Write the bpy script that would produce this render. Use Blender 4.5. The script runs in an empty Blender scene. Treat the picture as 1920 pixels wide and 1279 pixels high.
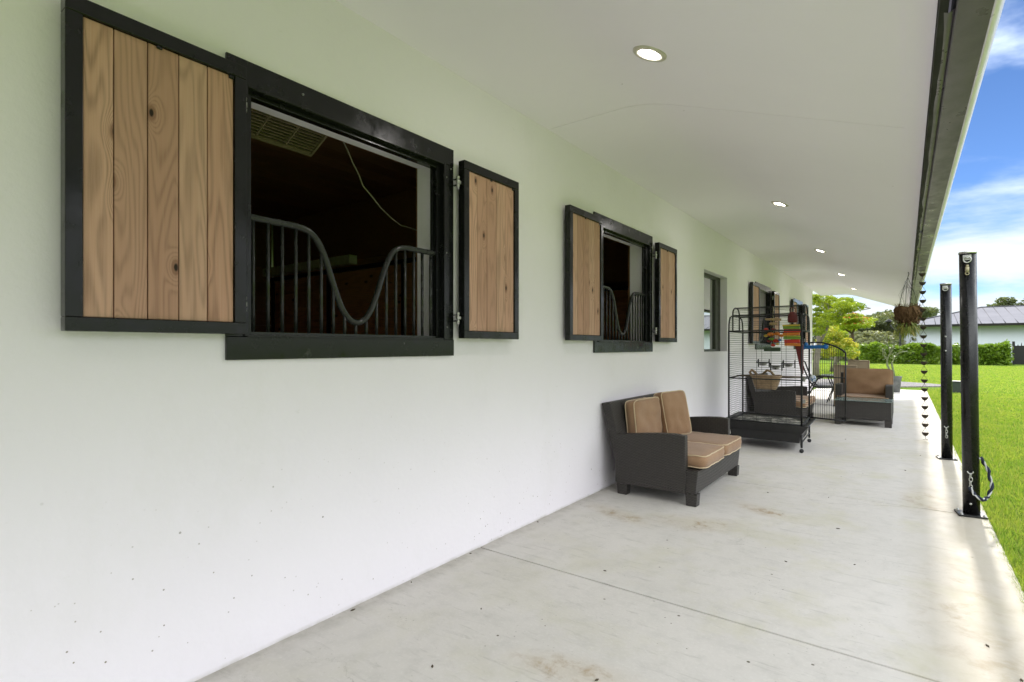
import bpy, bmesh, math, random
import numpy as np
from mathutils import Vector, Matrix, noise as mnoise
R = math.radians
scene = bpy.context.scene
rnd = random.Random(7)

# ------------------------------------------------------------------ camera, sky, sun, exposure
CAM_H = 1.35; CAM_X = 2.303
cam_d = bpy.data.cameras.new('camera'); cam = bpy.data.objects.new('camera', cam_d)
scene.collection.objects.link(cam); scene.camera = cam
cam.location = (CAM_X, 0, CAM_H)
cam.rotation_euler = (R(90), 0, R(36.54))
cam_d.sensor_width = 36; cam_d.lens = 996/1920*36
cam_d.shift_y = 10.5/1920
cam_d.clip_start = 0.05; cam_d.clip_end = 3000

SUN_EL = 31.0; SUN_AZ = 1.0     # the sun stands over the far end of the porch (+Y), a hair towards +X
world = bpy.data.worlds.new('World'); scene.world = world; world.use_nodes = True
def build_world():
    nt = world.node_tree; nt.nodes.clear(); N = nt.nodes.new; L = nt.links.new
    out = N('ShaderNodeOutputWorld'); bg = N('ShaderNodeBackground'); bg.inputs['Strength'].default_value = 0.05
    sky = N('ShaderNodeTexSky'); sky.sky_type = 'NISHITA'; sky.sun_disc = False
    sky.sun_elevation = R(SUN_EL); sky.sun_rotation = R(SUN_AZ); sky.air_density = 0.55; sky.dust_density = 0.0; sky.ozone_density = 6.0
    tc = N('ShaderNodeTexCoord')
    sep = N('ShaderNodeSeparateXYZ'); L(tc.outputs['Generated'], sep.inputs[0])
    # project the view direction on a cloud plane
    zc = N('ShaderNodeMath'); zc.operation = 'MAXIMUM'; zc.inputs[1].default_value = 0.0; L(sep.outputs[2], zc.inputs[0])
    za = N('ShaderNodeMath'); za.operation = 'ADD'; za.inputs[1].default_value = 0.16; L(zc.outputs[0], za.inputs[0])
    dx = N('ShaderNodeMath'); dx.operation = 'DIVIDE'; L(sep.outputs[0], dx.inputs[0]); L(za.outputs[0], dx.inputs[1])
    dy = N('ShaderNodeMath'); dy.operation = 'DIVIDE'; L(sep.outputs[1], dy.inputs[0]); L(za.outputs[0], dy.inputs[1])
    cb = N('ShaderNodeCombineXYZ'); L(dx.outputs[0], cb.inputs[0]); L(dy.outputs[0], cb.inputs[1]); cb.inputs[2].default_value = 3.7
    n1 = N('ShaderNodeTexNoise'); n1.inputs['Scale'].default_value = 0.9; n1.inputs['Detail'].default_value = 7; n1.inputs['Roughness'].default_value = 0.55; n1.inputs['Distortion'].default_value = 0.3
    L(cb.outputs[0], n1.inputs['Vector'])
    # away from the sun, out of view, broken cloud is added as fill light; towards it (az < 20 deg) it is mostly clear
    away = N('ShaderNodeMapRange'); away.interpolation_type = 'SMOOTHSTEP'; away.inputs[1].default_value = 0.95; away.inputs[2].default_value = 0.72; L(sep.outputs[1], away.inputs[0])
    low = N('ShaderNodeMapRange'); low.interpolation_type = 'SMOOTHSTEP'; low.inputs[1].default_value = 0.95; low.inputs[2].default_value = 0.55; low.inputs[3].default_value = 0.08; low.inputs[4].default_value = 0.28; L(sep.outputs[2], low.inputs[0])
    cov = N('ShaderNodeMath'); cov.operation = 'MULTIPLY'; L(away.outputs[0], cov.inputs[0]); L(low.outputs[0], cov.inputs[1])
    hz = N('ShaderNodeMapRange'); hz.inputs[1].default_value = 0.02; hz.inputs[2].default_value = 0.34; hz.inputs[3].default_value = 0.33; hz.inputs[4].default_value = 0.0; L(sep.outputs[2], hz.inputs[0])
    nb = N('ShaderNodeMath'); nb.operation = 'MULTIPLY_ADD'; nb.inputs[1].default_value = 1.0; nb.inputs[2].default_value = -0.03; L(n1.outputs['Fac'], nb.inputs[0])
    s1 = N('ShaderNodeMath'); s1.operation = 'ADD'; L(nb.outputs[0], s1.inputs[0]); L(cov.outputs[0], s1.inputs[1])
    s2 = N('ShaderNodeMath'); s2.operation = 'ADD'; L(s1.outputs[0], s2.inputs[0]); L(hz.outputs[0], s2.inputs[1])
    mr = N('ShaderNodeMapRange'); mr.interpolation_type = 'SMOOTHSTEP'; mr.inputs[1].default_value = 0.50; mr.inputs[2].default_value = 0.76; L(s2.outputs[0], mr.inputs[0])
    mx = N('ShaderNodeMix'); mx.data_type = 'RGBA'; L(mr.outputs[0], mx.inputs[0])
    L(sky.outputs[0], mx.inputs[6])
    # cloud brightness is shaped as fill: an added bright band at mid height, mostly unseen
    cc = N('ShaderNodeMix'); cc.data_type = 'RGBA'; L(away.outputs[0], cc.inputs[0]); cc.inputs[6].default_value = (20.0, 21.5, 22.5, 1); cc.inputs[7].default_value = (18.4, 19.1, 19.4, 1)
    el = N('ShaderNodeMapRange'); el.interpolation_type = 'SMOOTHSTEP'; el.inputs[1].default_value = 0.12; el.inputs[2].default_value = 0.60; el.inputs[3].default_value = 0.34; el.inputs[4].default_value = 1.5; L(sep.outputs[2], el.inputs[0])
    ze = N('ShaderNodeMapRange'); ze.interpolation_type = 'SMOOTHSTEP'; ze.inputs[1].default_value = 0.78; ze.inputs[2].default_value = 0.96; ze.inputs[3].default_value = 1.0; ze.inputs[4].default_value = 0.4; L(sep.outputs[2], ze.inputs[0])
    ez = N('ShaderNodeMath'); ez.operation = 'MULTIPLY'; L(el.outputs[0], ez.inputs[0]); L(ze.outputs[0], ez.inputs[1])
    vm = N('ShaderNodeVectorMath'); vm.operation = 'SCALE'; L(cc.outputs[2], vm.inputs[0]); L(ez.outputs[0], vm.inputs['Scale'])
    L(vm.outputs[0], mx.inputs[7])
    L(mx.outputs[2], bg.inputs[0]); L(bg.outputs[0], out.inputs[0])
build_world()
sun_d = bpy.data.lights.new('sun', 'SUN'); sun_d.energy = 1.35; sun_d.angle = R(2.2); sun_d.color = (1.0, 0.94, 0.85)
sun = bpy.data.objects.new('sun', sun_d); scene.collection.objects.link(sun); sun.location = (0, 0, 30)
_sd = Vector((math.sin(R(SUN_AZ))*math.cos(R(SUN_EL)), math.cos(R(SUN_AZ))*math.cos(R(SUN_EL)), math.sin(R(SUN_EL))))
sun.rotation_euler = _sd.to_track_quat('Z', 'Y').to_euler()

scene.view_settings.view_transform = 'Standard'; scene.view_settings.look = 'None'
scene.view_settings.exposure = 1.58; scene.view_settings.gamma = 1
scene.render.engine = 'CYCLES'
scene.cycles.max_bounces = 10; scene.cycles.diffuse_bounces = 6; scene.cycles.glossy_bounces = 4
scene.cycles.transparent_max_bounces = 12

# ------------------------------------------------------------------ mesh helpers
class MB:
    def __init__(s): s.v = []; s.f = []; s.sm = []
    def add(s, vs, fs, smooth=False):
        o = len(s.v); s.v += [tuple(p) for p in vs]; s.f += [tuple(i+o for i in f) for f in fs]; s.sm += [smooth]*len(fs); return s
    def box(s, x0, x1, y0, y1, z0, z1, M=None):
        vs = [Vector((x, y, z)) for x in (x0, x1) for y in (y0, y1) for z in (z0, z1)]
        if M: vs = [M @ p for p in vs]
        return s.add(vs, [(0,1,3,2), (4,6,7,5), (0,4,5,1), (2,3,7,6), (0,2,6,4), (1,5,7,3)])
    def prism(s, poly, a0, a1, axis='y', M=None):
        n = len(poly)
        def P(p, a): return {'y': (p[0], a, p[1]), 'x': (a, p[0], p[1]), 'z': (p[0], p[1], a)}[axis]
        vs = [Vector(P(p, a0)) for p in poly]+[Vector(P(p, a1)) for p in poly]
        if M: vs = [M @ p for p in vs]
        fs = [(i, (i+1) % n, n+(i+1) % n, n+i) for i in range(n)]+[tuple(range(n))[::-1], tuple(range(n, 2*n))]
        return s.add(vs, fs)
    def tube(s, pts, r, n=8, cap=True, closed=False):
        pts = [Vector(p) for p in pts]; m = len(pts)
        rs = list(r) if hasattr(r, '__len__') else [r]*m
        vs = []; up = None
        for i, p in enumerate(pts):
            if closed: t = (pts[(i+1) % m]-pts[i-1])
            else: t = (pts[min(i+1, m-1)]-pts[max(i-1, 0)])
            if t.length < 1e-9: t = Vector((0, 0, 1))
            t.normalize()
            if up is None: up = Vector((0, 0, 1)) if abs(t.z) < .9 else Vector((1, 0, 0))
            a = up.cross(t)
            if a.length < 1e-6: a = t.orthogonal()
            a.normalize(); b = t.cross(a).normalized(); up = b
            for k in range(n):
                an = 2*math.pi*k/n; vs.append(p+(a*math.cos(an)+b*math.sin(an))*rs[i])
        fs = []
        for i in range(m if closed else m-1):
            j = (i+1) % m
            for k in range(n): fs.append((i*n+k, i*n+(k+1) % n, j*n+(k+1) % n, j*n+k))
        s.add(vs, fs, True)
        if cap and not closed:
            o = len(s.v)-len(vs); s.f += [tuple(o+k for k in range(n))[::-1], tuple(o+(m-1)*n+k for k in range(n))]; s.sm += [False]*2
        return s
    def lathe(s, c, prof, n=24, M=None, smooth=True):
        vs = []; c = Vector(c)
        for (r, z) in prof:
            for k in range(n):
                a = 2*math.pi*k/n; p = Vector((r*math.cos(a), r*math.sin(a), z)); vs.append(c+(M @ p if M else p))
        fs = []
        for i in range(len(prof)-1):
            for k in range(n): fs.append((i*n+k, i*n+(k+1) % n, (i+1)*n+(k+1) % n, (i+1)*n+k))
        return s.add(vs, fs, smooth)
    def build(s, name, mat, parent=None, bevel=0, loc=None):
        me = bpy.data.meshes.new(name); vs = s.v
        if loc is not None: vs = [(p[0]-loc[0], p[1]-loc[1], p[2]-loc[2]) for p in vs]
        me.from_pydata(vs, [], s.f); me.polygons.foreach_set('use_smooth', s.sm); me.update()
        me.materials.append(mat)
        o = bpy.data.objects.new(name, me); scene.collection.objects.link(o)
        if loc is not None: o.location = loc
        if parent is not None: attach(o, parent)
        if bevel:
            b = o.modifiers.new('bevel', 'BEVEL'); b.width = bevel; b.segments = 2; b.limit_method = 'ANGLE'; b.angle_limit = R(40)
        return o
def attach(o, parent):
    # parents in this script are never rotated or scaled: keep world placement
    pl = world_loc(parent); o.parent = parent; o.location = Vector(o.location)-pl
def world_loc(o):
    l = Vector(o.location)
    while o.parent: o = o.parent; l += Vector(o.location)
    return l
def tag(o, label=None, cat=None, group=None, kind=None):
    if label: o['label'] = label
    if cat: o['category'] = cat
    if group: o['group'] = group
    if kind: o['kind'] = kind
    return o
def thing(name, label, cat, loc=(0, 0, 0), group=None):
    o = bpy.data.objects.new(name, None); scene.collection.objects.link(o); o.location = loc; o.empty_display_size = .1
    return tag(o, label, cat, group)
def copy_tree(o, parent=None):
    c = o.copy(); scene.collection.objects.link(c); c.parent = parent
    for ch in [x for x in scene.collection.objects if x.parent == o]: copy_tree(ch, c)
    return c
def raw_mesh(name, verts, faces_n, mat, parent=None, uv=None):
    """numpy polygons: verts (N,3), every face has faces_n consecutive vertices"""
    me = bpy.data.meshes.new(name); n = len(verts); nf = n//faces_n
    me.vertices.add(n); me.vertices.foreach_set('co', np.asarray(verts, dtype=np.float32).ravel())
    me.loops.add(n); me.loops.foreach_set('vertex_index', np.arange(n, dtype=np.int32))
    me.polygons.add(nf); me.polygons.foreach_set('loop_start', np.arange(0, n, faces_n, dtype=np.int32))
    me.update(calc_edges=True); me.validate(); me.materials.append(mat)
    o = bpy.data.objects.new(name, me); scene.collection.objects.link(o)
    if parent is not None: attach(o, parent)
    return o

# ------------------------------------------------------------------ material helpers
class Mat:
    def __init__(s, name, color=(.5, .5, .5), rough=.6, metal=0., spec=.5):
        s.m = bpy.data.materials.new(name); s.m.use_nodes = True; s.nt = s.m.node_tree
        s.p = s.nt.nodes['Principled BSDF']; s.set(color, rough, metal, spec); s._tc = None
    def set(s, color, rough, metal, spec):
        s.p.inputs['Base Color'].default_value = (*color, 1); s.p.inputs['Roughness'].default_value = rough
        s.p.inputs['Metallic'].default_value = metal; s.p.inputs['Specular IOR Level'].default_value = spec
    def N(s, t, **k):
        n = s.nt.nodes.new(t)
        for a, b in k.items(): setattr(n, a, b)
        return n
    def L(s, a, b): s.nt.links.new(a, b)
    def coord(s, scale=(1, 1, 1), loc=(0, 0, 0), kind='Object'):
        tc = s.N('ShaderNodeTexCoord'); mp = s.N('ShaderNodeMapping'); mp.inputs['Scale'].default_value = scale; mp.inputs['Location'].default_value = loc
        s.L(tc.outputs[kind], mp.inputs[0]); return mp.outputs[0]
    def pos(s, scale=(1, 1, 1), loc=(0, 0, 0)):
        g = s.N('ShaderNodeNewGeometry'); mp = s.N('ShaderNodeMapping'); mp.inputs['Scale'].default_value = scale; mp.inputs['Location'].default_value = loc
        s.L(g.outputs['Position'], mp.inputs[0]); return mp.outputs[0]
    def noise(s, vec, scale=5, detail=4, rough=.5, dist=0.):
        n = s.N('ShaderNodeTexNoise'); n.inputs['Scale'].default_value = scale; n.inputs['Detail'].default_value = detail
        n.inputs['Roughness'].default_value = rough; n.inputs['Distortion'].default_value = dist; s.L(vec, n.inputs['Vector']); return n.outputs['Fac']
    def vor(s, vec, scale=5, feat='F1', rand=1.):
        n = s.N('ShaderNodeTexVoronoi', feature=feat); n.inputs['Scale'].default_value = scale; n.inputs['Randomness'].default_value = rand; s.L(vec, n.inputs['Vector']); return n.outputs['Distance']
    def ramp(s, fac, *st):
        r = s.N('ShaderNodeValToRGB'); e = r.color_ramp.elements
        while len(e) < len(st): e.new(.5)
        for i, (p, c) in enumerate(st): e[i].position = p; e[i].color = (*c, 1) if len(c) == 3 else c
        s.L(fac, r.inputs[0]); return r.outputs[0]
    def rng(s, fac, a, b, c=0., d=1., smooth=False):
        r = s.N('ShaderNodeMapRange'); r.interpolation_type = 'SMOOTHSTEP' if smooth else 'LINEAR'
        for i, x in zip((1, 2, 3, 4), (a, b, c, d)): r.inputs[i].default_value = x
        s.L(fac, r.inputs[0]); return r.outputs[0]
    def mix(s, fac, a, b, mode='MIX'):
        m = s.N('ShaderNodeMix', data_type='RGBA', blend_type=mode)
        for inp, x in ((m.inputs[0], fac), (m.inputs[6], a), (m.inputs[7], b)):
            if hasattr(x, 'links'): s.L(x, inp)
            elif isinstance(x, tuple): inp.default_value = (*x, 1)
            else: inp.default_value = x
        return m.outputs[2]
    def math(s, op, a, b=0., c=None):
        m = s.N('ShaderNodeMath', operation=op)
        for i, x in enumerate((a, b) if c is None else (a, b, c)):
            if hasattr(x, 'links'): s.L(x, m.inputs[i])
            else: m.inputs[i].default_value = x
        return m.outputs[0]
    def base(s, x): s.L(x, s.p.inputs['Base Color']); return s
    def rough(s, x): s.L(x, s.p.inputs['Roughness']); return s
    def bump(s, h, strength=.3, dist=.01):
        b = s.N('ShaderNodeBump'); b.inputs['Strength'].default_value = strength; b.inputs['Distance'].default_value = dist
        s.L(h, b.inputs['Height']); s.L(b.outputs[0], s.p.inputs['Normal']); return s

def m_stucco():
    m = Mat('white_stucco', (.8, .8, .78), .75, 0, .3)
    p = m.pos()
    big = m.noise(p, .8, 3, .5)
    col = m.mix(m.rng(big, .35, .7), (.86, .825, .88), (.835, .80, .855))
    # fly specks and little scuffs low on the wall
    v = m.vor(p, 9)
    n2 = m.noise(p, 1.1, 2, .5)
    g = m.N('ShaderNodeSeparateXYZ'); m.L(p, g.inputs[0])
    low = m.rng(g.outputs[2], 1.1, .25)
    spk = m.math('MULTIPLY', m.math('MULTIPLY', m.rng(v, .050, .034), m.rng(n2, .44, .58)), low)
    col = m.mix(spk, col, (.16, .13, .10))
    v2 = m.vor(p, 21); spk2 = m.math('MULTIPLY', m.math('MULTIPLY', m.rng(v2, .085, .060), m.rng(m.noise(p, 1.7, 3, .6), .42, .58)), m.rng(g.outputs[2], .95, .2))
    col = m.mix(spk2, col, (.22, .18, .14))
    sm = m.math('MULTIPLY', m.rng(m.noise(m.pos((1, 3, 9)), 2.2, 5, .7), .66, .80), .35)
    col = m.mix(sm, col, (.55, .54, .50))
    sc2 = m.math('MULTIPLY', m.rng(m.noise(m.pos((1, 1.5, 1)), .9, 6, .72), .55, .72), .22); col = m.mix(sc2, col, (.72, .70, .69))
    # splash dirt along the foot of the wall
    ft = m.math('MULTIPLY', m.rng(g.outputs[2], .022, .0), m.rng(m.noise(p, 7, 5, .6), .35, .65, .1, .7))
    col = m.mix(ft, col, (.42, .40, .34))
    m.base(col)
    m.bump(m.math('ADD', m.noise(p, 34, 4, .6), m.math('MULTIPLY', m.noise(p, 4, 2, .5), 1.6)), .22, .012)
    return m.m
def m_ceiling():
    m = Mat('white_soffit_paint', (.8, .8, .78), .7, 0, .3); p = m.pos()
    col = m.mix(m.rng(m.noise(p, .7, 4, .6), .35, .7), (.91, .87, .93), (.885, .85, .905))
    col = m.mix(m.rng(m.vor(p, 3.1), .016, .010), col, (.25, .2, .15))
    m.base(col); m.bump(m.noise(p, 9, 5, .55), .10, .01); return m.m
def m_concrete():
    m = Mat('concrete', (.5, .49, .46), .75, 0, .35); p = m.pos()
    g = m.N('ShaderNodeSeparateXYZ'); m.L(p, g.inputs[0]); X, Y = g.outputs[0], g.outputs[1]
    a = m.noise(p, 1.1, 5, .6); b = m.noise(p, 9, 6, .65); c = m.noise(p, 60, 3, .6)
    col = m.mix(m.rng(a, .32, .70), (.61, .58, .55), (.535, .51, .48))
    col = m.mix(m.rng(b, .48, .78, 0, .5), col, (.43, .415, .39))
    col = m.mix(m.rng(c, .52, .8, 0, .45), col, (.68, .66, .63))
    # grey scuff streaks dragged across the slab
    st = m.noise(m.pos((1.2, 7, 1)), 3.3, 6, .7, .4)
    col = m.mix(m.rng(st, .57, .74, 0, .6), col, (.32, .305, .28))
    cr = m.N('ShaderNodeTexVoronoi', feature='DISTANCE_TO_EDGE'); cr.inputs['Scale'].default_value = .42; wv = m.noise(p, 2.2, 6, .7); wp = m.N('ShaderNodeVectorMath', operation='ADD'); sc_ = m.N('ShaderNodeCombineXYZ'); m.L(m.math('MULTIPLY', wv, .9), sc_.inputs[0]); m.L(m.math('MULTIPLY', wv, .7), sc_.inputs[1]); m.L(p, wp.inputs[0]); m.L(sc_.outputs[0], wp.inputs[1]); m.L(wp.outputs[0], cr.inputs['Vector'])
    crk = m.math('MULTIPLY', m.rng(cr.outputs['Distance'], .0016, .0004), m.rng(m.noise(p, .8, 2, .5), .50, .60)); col = m.mix(m.math('MULTIPLY', crk, .55), col, (.25, .23, .20))
    po = m.vor(p, 38); col = m.mix(m.math('MULTIPLY', m.rng(po, .16, .10), m.rng(m.noise(p, 3.1, 3, .6), .50, .66, 0, .6)), col, (.27, .255, .23))
    # rust-brown and tan stains: a band under the gutter, a patch in the foreground, trails by the wall
    def blob(cx, cy, rx, ry, ang=0.):
        mp = m.N('ShaderNodeMapping', vector_type='TEXTURE'); mp.inputs['Location'].default_value = (cx, cy, 0); mp.inputs['Rotation'].default_value = (0, 0, ang); mp.inputs['Scale'].default_value = (rx, ry, 1)
        gg = m.N('ShaderNodeNewGeometry'); m.L(gg.outputs['Position'], mp.inputs[0])
        ln = m.N('ShaderNodeVectorMath', operation='LENGTH'); m.L(mp.outputs[0], ln.inputs[0])
        return m.rng(ln.outputs['Value'], 1.0, .15, 0, 1, True)
    tn = m.noise(m.pos((1, 1, 1), (5, 2, 0)), 6.5, 7, .68, .3)
    br = m.rng(tn, .50, .66)
    spots = None
    for bl in ((1.20, 1.93, .40, .15, .25), (2.56, 3.6, .28, 1.1, 0), (2.68, 2.9, .3, .6, 0), (1.0, 4.1, .5, .25, .4), (.45, 3.95, .5, .16, -.35), (1.35, 4.75, .4, .16, -.5), (2.45, 5.9, .25, .7, 0), (2.5, 9.5, .12, .4, 0), (2.2, 2.3, .4, .2, 0)):
        q = blob(*bl); spots = q if spots is None else m.math('MAXIMUM', spots, q)
    col = m.mix(m.math('MULTIPLY', m.math('MULTIPLY', spots, br), .85), col, (.27, .175, .09))
    col = m.mix(m.math('MULTIPLY', spots, .25), col, (.46, .37, .23))
    yel = m.rng(m.noise(m.pos((1, 1, 1), (1, 9, 0)), 1.7, 5, .65), .50, .70, 0, .6)
    col = m.mix(m.math('MULTIPLY', yel, m.rng(X, .2, 2.2, .35, 1.)), col, (.48, .46, .31))
    edge = m.math('MULTIPLY', m.rng(X, 2.25, 2.62), m.rng(m.noise(m.pos((1, .45, 1), (2, 2, 0)), 3.1, 6, .65), .30, .66, .35, .85))  # tan edge stain, its colour deepened to offset the sun on this strip
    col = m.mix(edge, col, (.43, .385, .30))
    # dirt line along the wall
    wl = m.math('MULTIPLY', m.rng(X, .12, .01), m.rng(b, .3, .62, .2, .7))
    col = m.mix(wl, col, (.33, .31, .27))
    # crumbs and specks of dirt
    v = m.vor(p, 6.5); col = m.mix(m.math('MULTIPLY', m.rng(v, .055, .035), m.rng(m.noise(p, 2.3, 2), .5, .56)), col, (.10, .085, .06))
    v = m.vor(m.pos((1, 1, 1), (3, 1, 0)), 17); col = m.mix(m.math('MULTIPLY', m.rng(v, .07, .05), m.rng(m.noise(p, 1.9, 2), .52, .6)), col, (.14, .12, .09))
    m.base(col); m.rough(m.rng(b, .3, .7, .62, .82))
    m.bump(m.math('ADD', m.math('MULTIPLY', b, .8), c), .16, .006); return m.m
def m_black(name='black_gloss_paint', col=(.012, .012, .012), rough=.28):
    m = Mat(name, col, rough, 0, .38); p = m.pos()
    n = m.noise(p, 11, 5, .65); f = m.noise(m.pos((1, 1, .2)), 60, 4, .7)
    c = m.mix(m.rng(f, .66, .78, 0, .3), tuple(x*1.1 for x in col), (.05, .052, .05))
    c = m.mix(m.rng(m.noise(p, 3.2, 6, .75), .64, .72, 0, .45), c, (.10, .10, .095))
    m.base(c); m.rough(m.rng(n, .3, .7, rough-.08, rough+.18)); m.bump(n, .06, .004); return m.m
def m_wood(name, c1, c2, c3, axis='z', gscale=1.0, dark_knots=True, rough=.62):
    """boards: every board is its own island, so it gets its own grain and tone"""
    m = Mat(name, c1, rough, 0, .3)
    g = m.N('ShaderNodeNewGeometry'); ri = g.outputs['Random Per Island']
    off = m.N('ShaderNodeVectorMath', operation='SCALE'); off.inputs[0].default_value = (17.3, 9.1, 23.7); m.L(ri, off.inputs['Scale'])
    add = m.N('ShaderNodeVectorMath', operation='ADD'); m.L(g.outputs['Position'], add.inputs[0]); m.L(off.outputs[0], add.inputs[1]); P = add.outputs[0]
    def mp(sc):
        q = m.N('ShaderNodeMapping'); q.inputs['Scale'].default_value = sc; m.L(P, q.inputs[0]); return q.outputs[0]
    long, cross = .11*gscale, 1.0*gscale
    S = {'z': (cross, cross, long), 'y': (cross, long, cross), 'x': (long, cross, cross)}[axis]
    K = {'z': (2.6, 2.6, 1.25), 'y': (2.6, 1.25, 2.6), 'x': (1.25, 2.6, 2.6)}[axis]
    field = m.noise(mp(S), 6.5, 2, .45, .15)
    sK = m.N('ShaderNodeSeparateXYZ'); m.L(mp(K), sK.inputs[0]); cK = m.N('ShaderNodeCombineXYZ')
    ii = {'z': (1, 2), 'y': (2, 1), 'x': (2, 0)}[axis]; m.L(sK.outputs[ii[0]], cK.inputs[0]); m.L(sK.outputs[ii[1]], cK.inputs[1])
    vK = m.N('ShaderNodeTexVoronoi', voronoi_dimensions='2D'); vK.inputs['Scale'].default_value = 1.5; m.L(cK.outputs[0], vK.inputs['Vector']); kn = vK.outputs['Distance']; bulge = m.rng(kn, .26, 0., 0., .55, True)
    f2 = m.math('ADD', field, m.math('MULTIPLY', bulge, bulge))
    rings = m.math('SINE', m.math('MULTIPLY', f2, 105.))
    rings = m.rng(rings, -1., 1.)
    rings = m.math('POWER', rings, 2.0)
    F = {'z': (1, 1, .02), 'y': (1, .02, 1), 'x': (.02, 1, 1)}[axis]
    fib = m.noise(mp(F), 170, 4, .7); big = m.noise(mp(S), 2.2, 3, .5)
    col = m.mix(rings, c1, c2)
    col = m.mix(m.rng(fib, .40, .72, 0, .55), col, c3)
    col = m.mix(m.rng(big, .35, .7, 0, .45), col, c3)
    col = m.mix(m.math('MULTIPLY', m.rng(ri, 0, 1, 0., .75), 1.), col, (c1[0]*.60, c1[1]*.58, c1[2]*.58))
    h2 = m.math('FRACT', m.math('MULTIPLY', ri, 7.31)); col = m.mix(m.rng(h2, 0, 1, 0, .3), col, (c1[0]*.84, c1[1]*1.05, c1[2]*1.10))
    if dark_knots:
        col = m.mix(m.rng(kn, .075, .045, 0, .75), col, (c1[0]*.38, c1[1]*.33, c1[2]*.3))
        col = m.mix(m.rng(kn, .034, .02, 0, 1), col, (.02, .012, .008))
    m.base(col); m.bump(m.math('ADD', fib, m.math('MULTIPLY', rings, .8)), .25, .0015); return m.m
def m_wicker():
    m = Mat('dark_wicker', (.03, .028, .027), .5, 0, .5)
    tc = m.N('ShaderNodeTexCoord'); sp = m.N('ShaderNodeSeparateXYZ'); m.L(tc.outputs['Object'], sp.inputs[0])
    k = 2*math.pi/.048
    h = m.math('SINE', m.math('MULTIPLY', m.math('ADD', sp.outputs[0], sp.outputs[1]), k))
    v = m.math('SINE', m.math('MULTIPLY', sp.outputs[2], 2*math.pi/.014))
    w = m.math('MULTIPLY', h, v); wv = m.rng(w, -.8, .8)
    n = m.noise(m.coord((1, 1, 6)), 22, 4, .7)
    col = m.mix(wv, (.008, .007, .007), (.066, .058, .053)); col = m.mix(m.rng(n, .5, .75, 0, .5), col, (.085, .075, .068))
    m.base(col); m.bump(wv, 1., .006); return m.m
def m_fabric(name, col, dark, sc=1.):
    m = Mat(name, col, .92, 0, .15); p = m.coord()
    c = m.mix(m.rng(m.noise(p, 3*sc, 4, .6), .35, .7), col, dark)
    c = m.mix(m.rng(m.noise(p, 160, 2, .6), .4, .7, 0, .3), c, tuple(x*1.25 for x in col))
    m.base(c); m.bump(m.math('ADD', m.math('MULTIPLY', m.noise(p, 5*sc, 3, .5, .8), 3.), m.noise(p, 220, 2)), .35, .006)
    m.p.inputs['Sheen Weight'].default_value = .2; return m.m
def m_leaf(name, a, b, c, trans=.35, sc=.7, rough=.5):
    m = Mat(name, a, rough, 0, .35); g = m.N('ShaderNodeNewGeometry')
    mpn = m.noise(m.pos(), sc, 3, .6)
    col = m.mix(m.rng(mpn, .38, .62), a, b); col = m.mix(m.math('MULTIPLY', m.math('POWER', g.outputs['Random Per Island'], 2.), .8), col, c)
    m.base(col)
    tr = m.N('ShaderNodeBsdfTranslucent'); mixs = m.N('ShaderNodeMixShader'); mixs.inputs[0].default_value = trans
    gain = m.mix(1., col, (1.25, 1.2, .55), 'MULTIPLY'); m.L(gain, tr.inputs[0])
    out = m.nt.nodes['Material Output']; m.L(m.p.outputs[0], mixs.inputs[1]); m.L(tr.outputs[0], mixs.inputs[2]); m.L(mixs.outputs[0], out.inputs[0])
    return m.m
def m_simple(name, col, rough=.5, metal=0., spec=.5, var=.25, sc=12, bump=.1):
    m = Mat(name, col, rough, metal, spec); p = m.coord()
    n = m.noise(p, sc, 5, .6); m.base(m.mix(m.rng(n, .3, .75), col, tuple(x*(1-var) for x in col)))
    m.rough(m.rng(n, .3, .7, max(.05, rough-.07), min(1, rough+.1))); m.bump(n, bump, .003); return m.m
def m_lawn():
    m = Mat('lawn', (.08, .14, .02), 1.0, 0, .0); p = m.pos()
    a = m.noise(p, .35, 4, .55); b = m.noise(p, 14, 5, .7); c = m.noise(m.pos((.4, 1, 1)), 1.6, 4, .6)
    col = m.mix(m.rng(a, .35, .68), (.12, .195, .035), (.155, .225, .042)); col = m.mix(m.rng(c, .42, .7, 0, .6), col, (.19, .24, .06))
    col = m.mix(m.rng(b, .45, .75, 0, .7), col, (.07, .14, .014)); m.base(col); m.bump(b, .4, .02); return m.m
def m_gravel():
    m = Mat('gravel', (.3, .28, .27), .9); p = m.pos(); v = m.vor(p, 22)
    m.base(m.mix(m.rng(v, .1, .6), (.34, .31, .31), (.13, .12, .12))); m.bump(v, .8, .02); return m.m
def m_emit(name, col, st):
    m = Mat(name, col, .4); m.p.inputs['Emission Color'].default_value = (*col, 1); m.p.inputs['Emission Strength'].default_value = st; return m.m
def m_glass():
    m = Mat('window_glass', (.02, .025, .02), .02, 0, .9); m.p.inputs['Coat Weight'].default_value = .0
    gl = m.N('ShaderNodeBsdfGlossy'); gl.inputs['Color'].default_value = (.82, .86, .82, 1); gl.inputs['Roughness'].default_value = .015
    mx = m.N('ShaderNodeMixShader'); mx.inputs[0].default_value = .62; out = m.nt.nodes['Material Output']
    m.L(m.p.outputs[0], mx.inputs[1]); m.L(gl.outputs[0], mx.inputs[2]); m.L(mx.outputs[0], out.inputs[0]); return m.m
def m_metal_roof():
    m = Mat('metal_roof', (.55, .56, .57), .85, 0., .0); p = m.pos()
    m.base(m.mix(m.rng(m.noise(p, .8, 4), .3, .7), (.25, .245, .27), (.215, .212, .235))); return m.m
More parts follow.
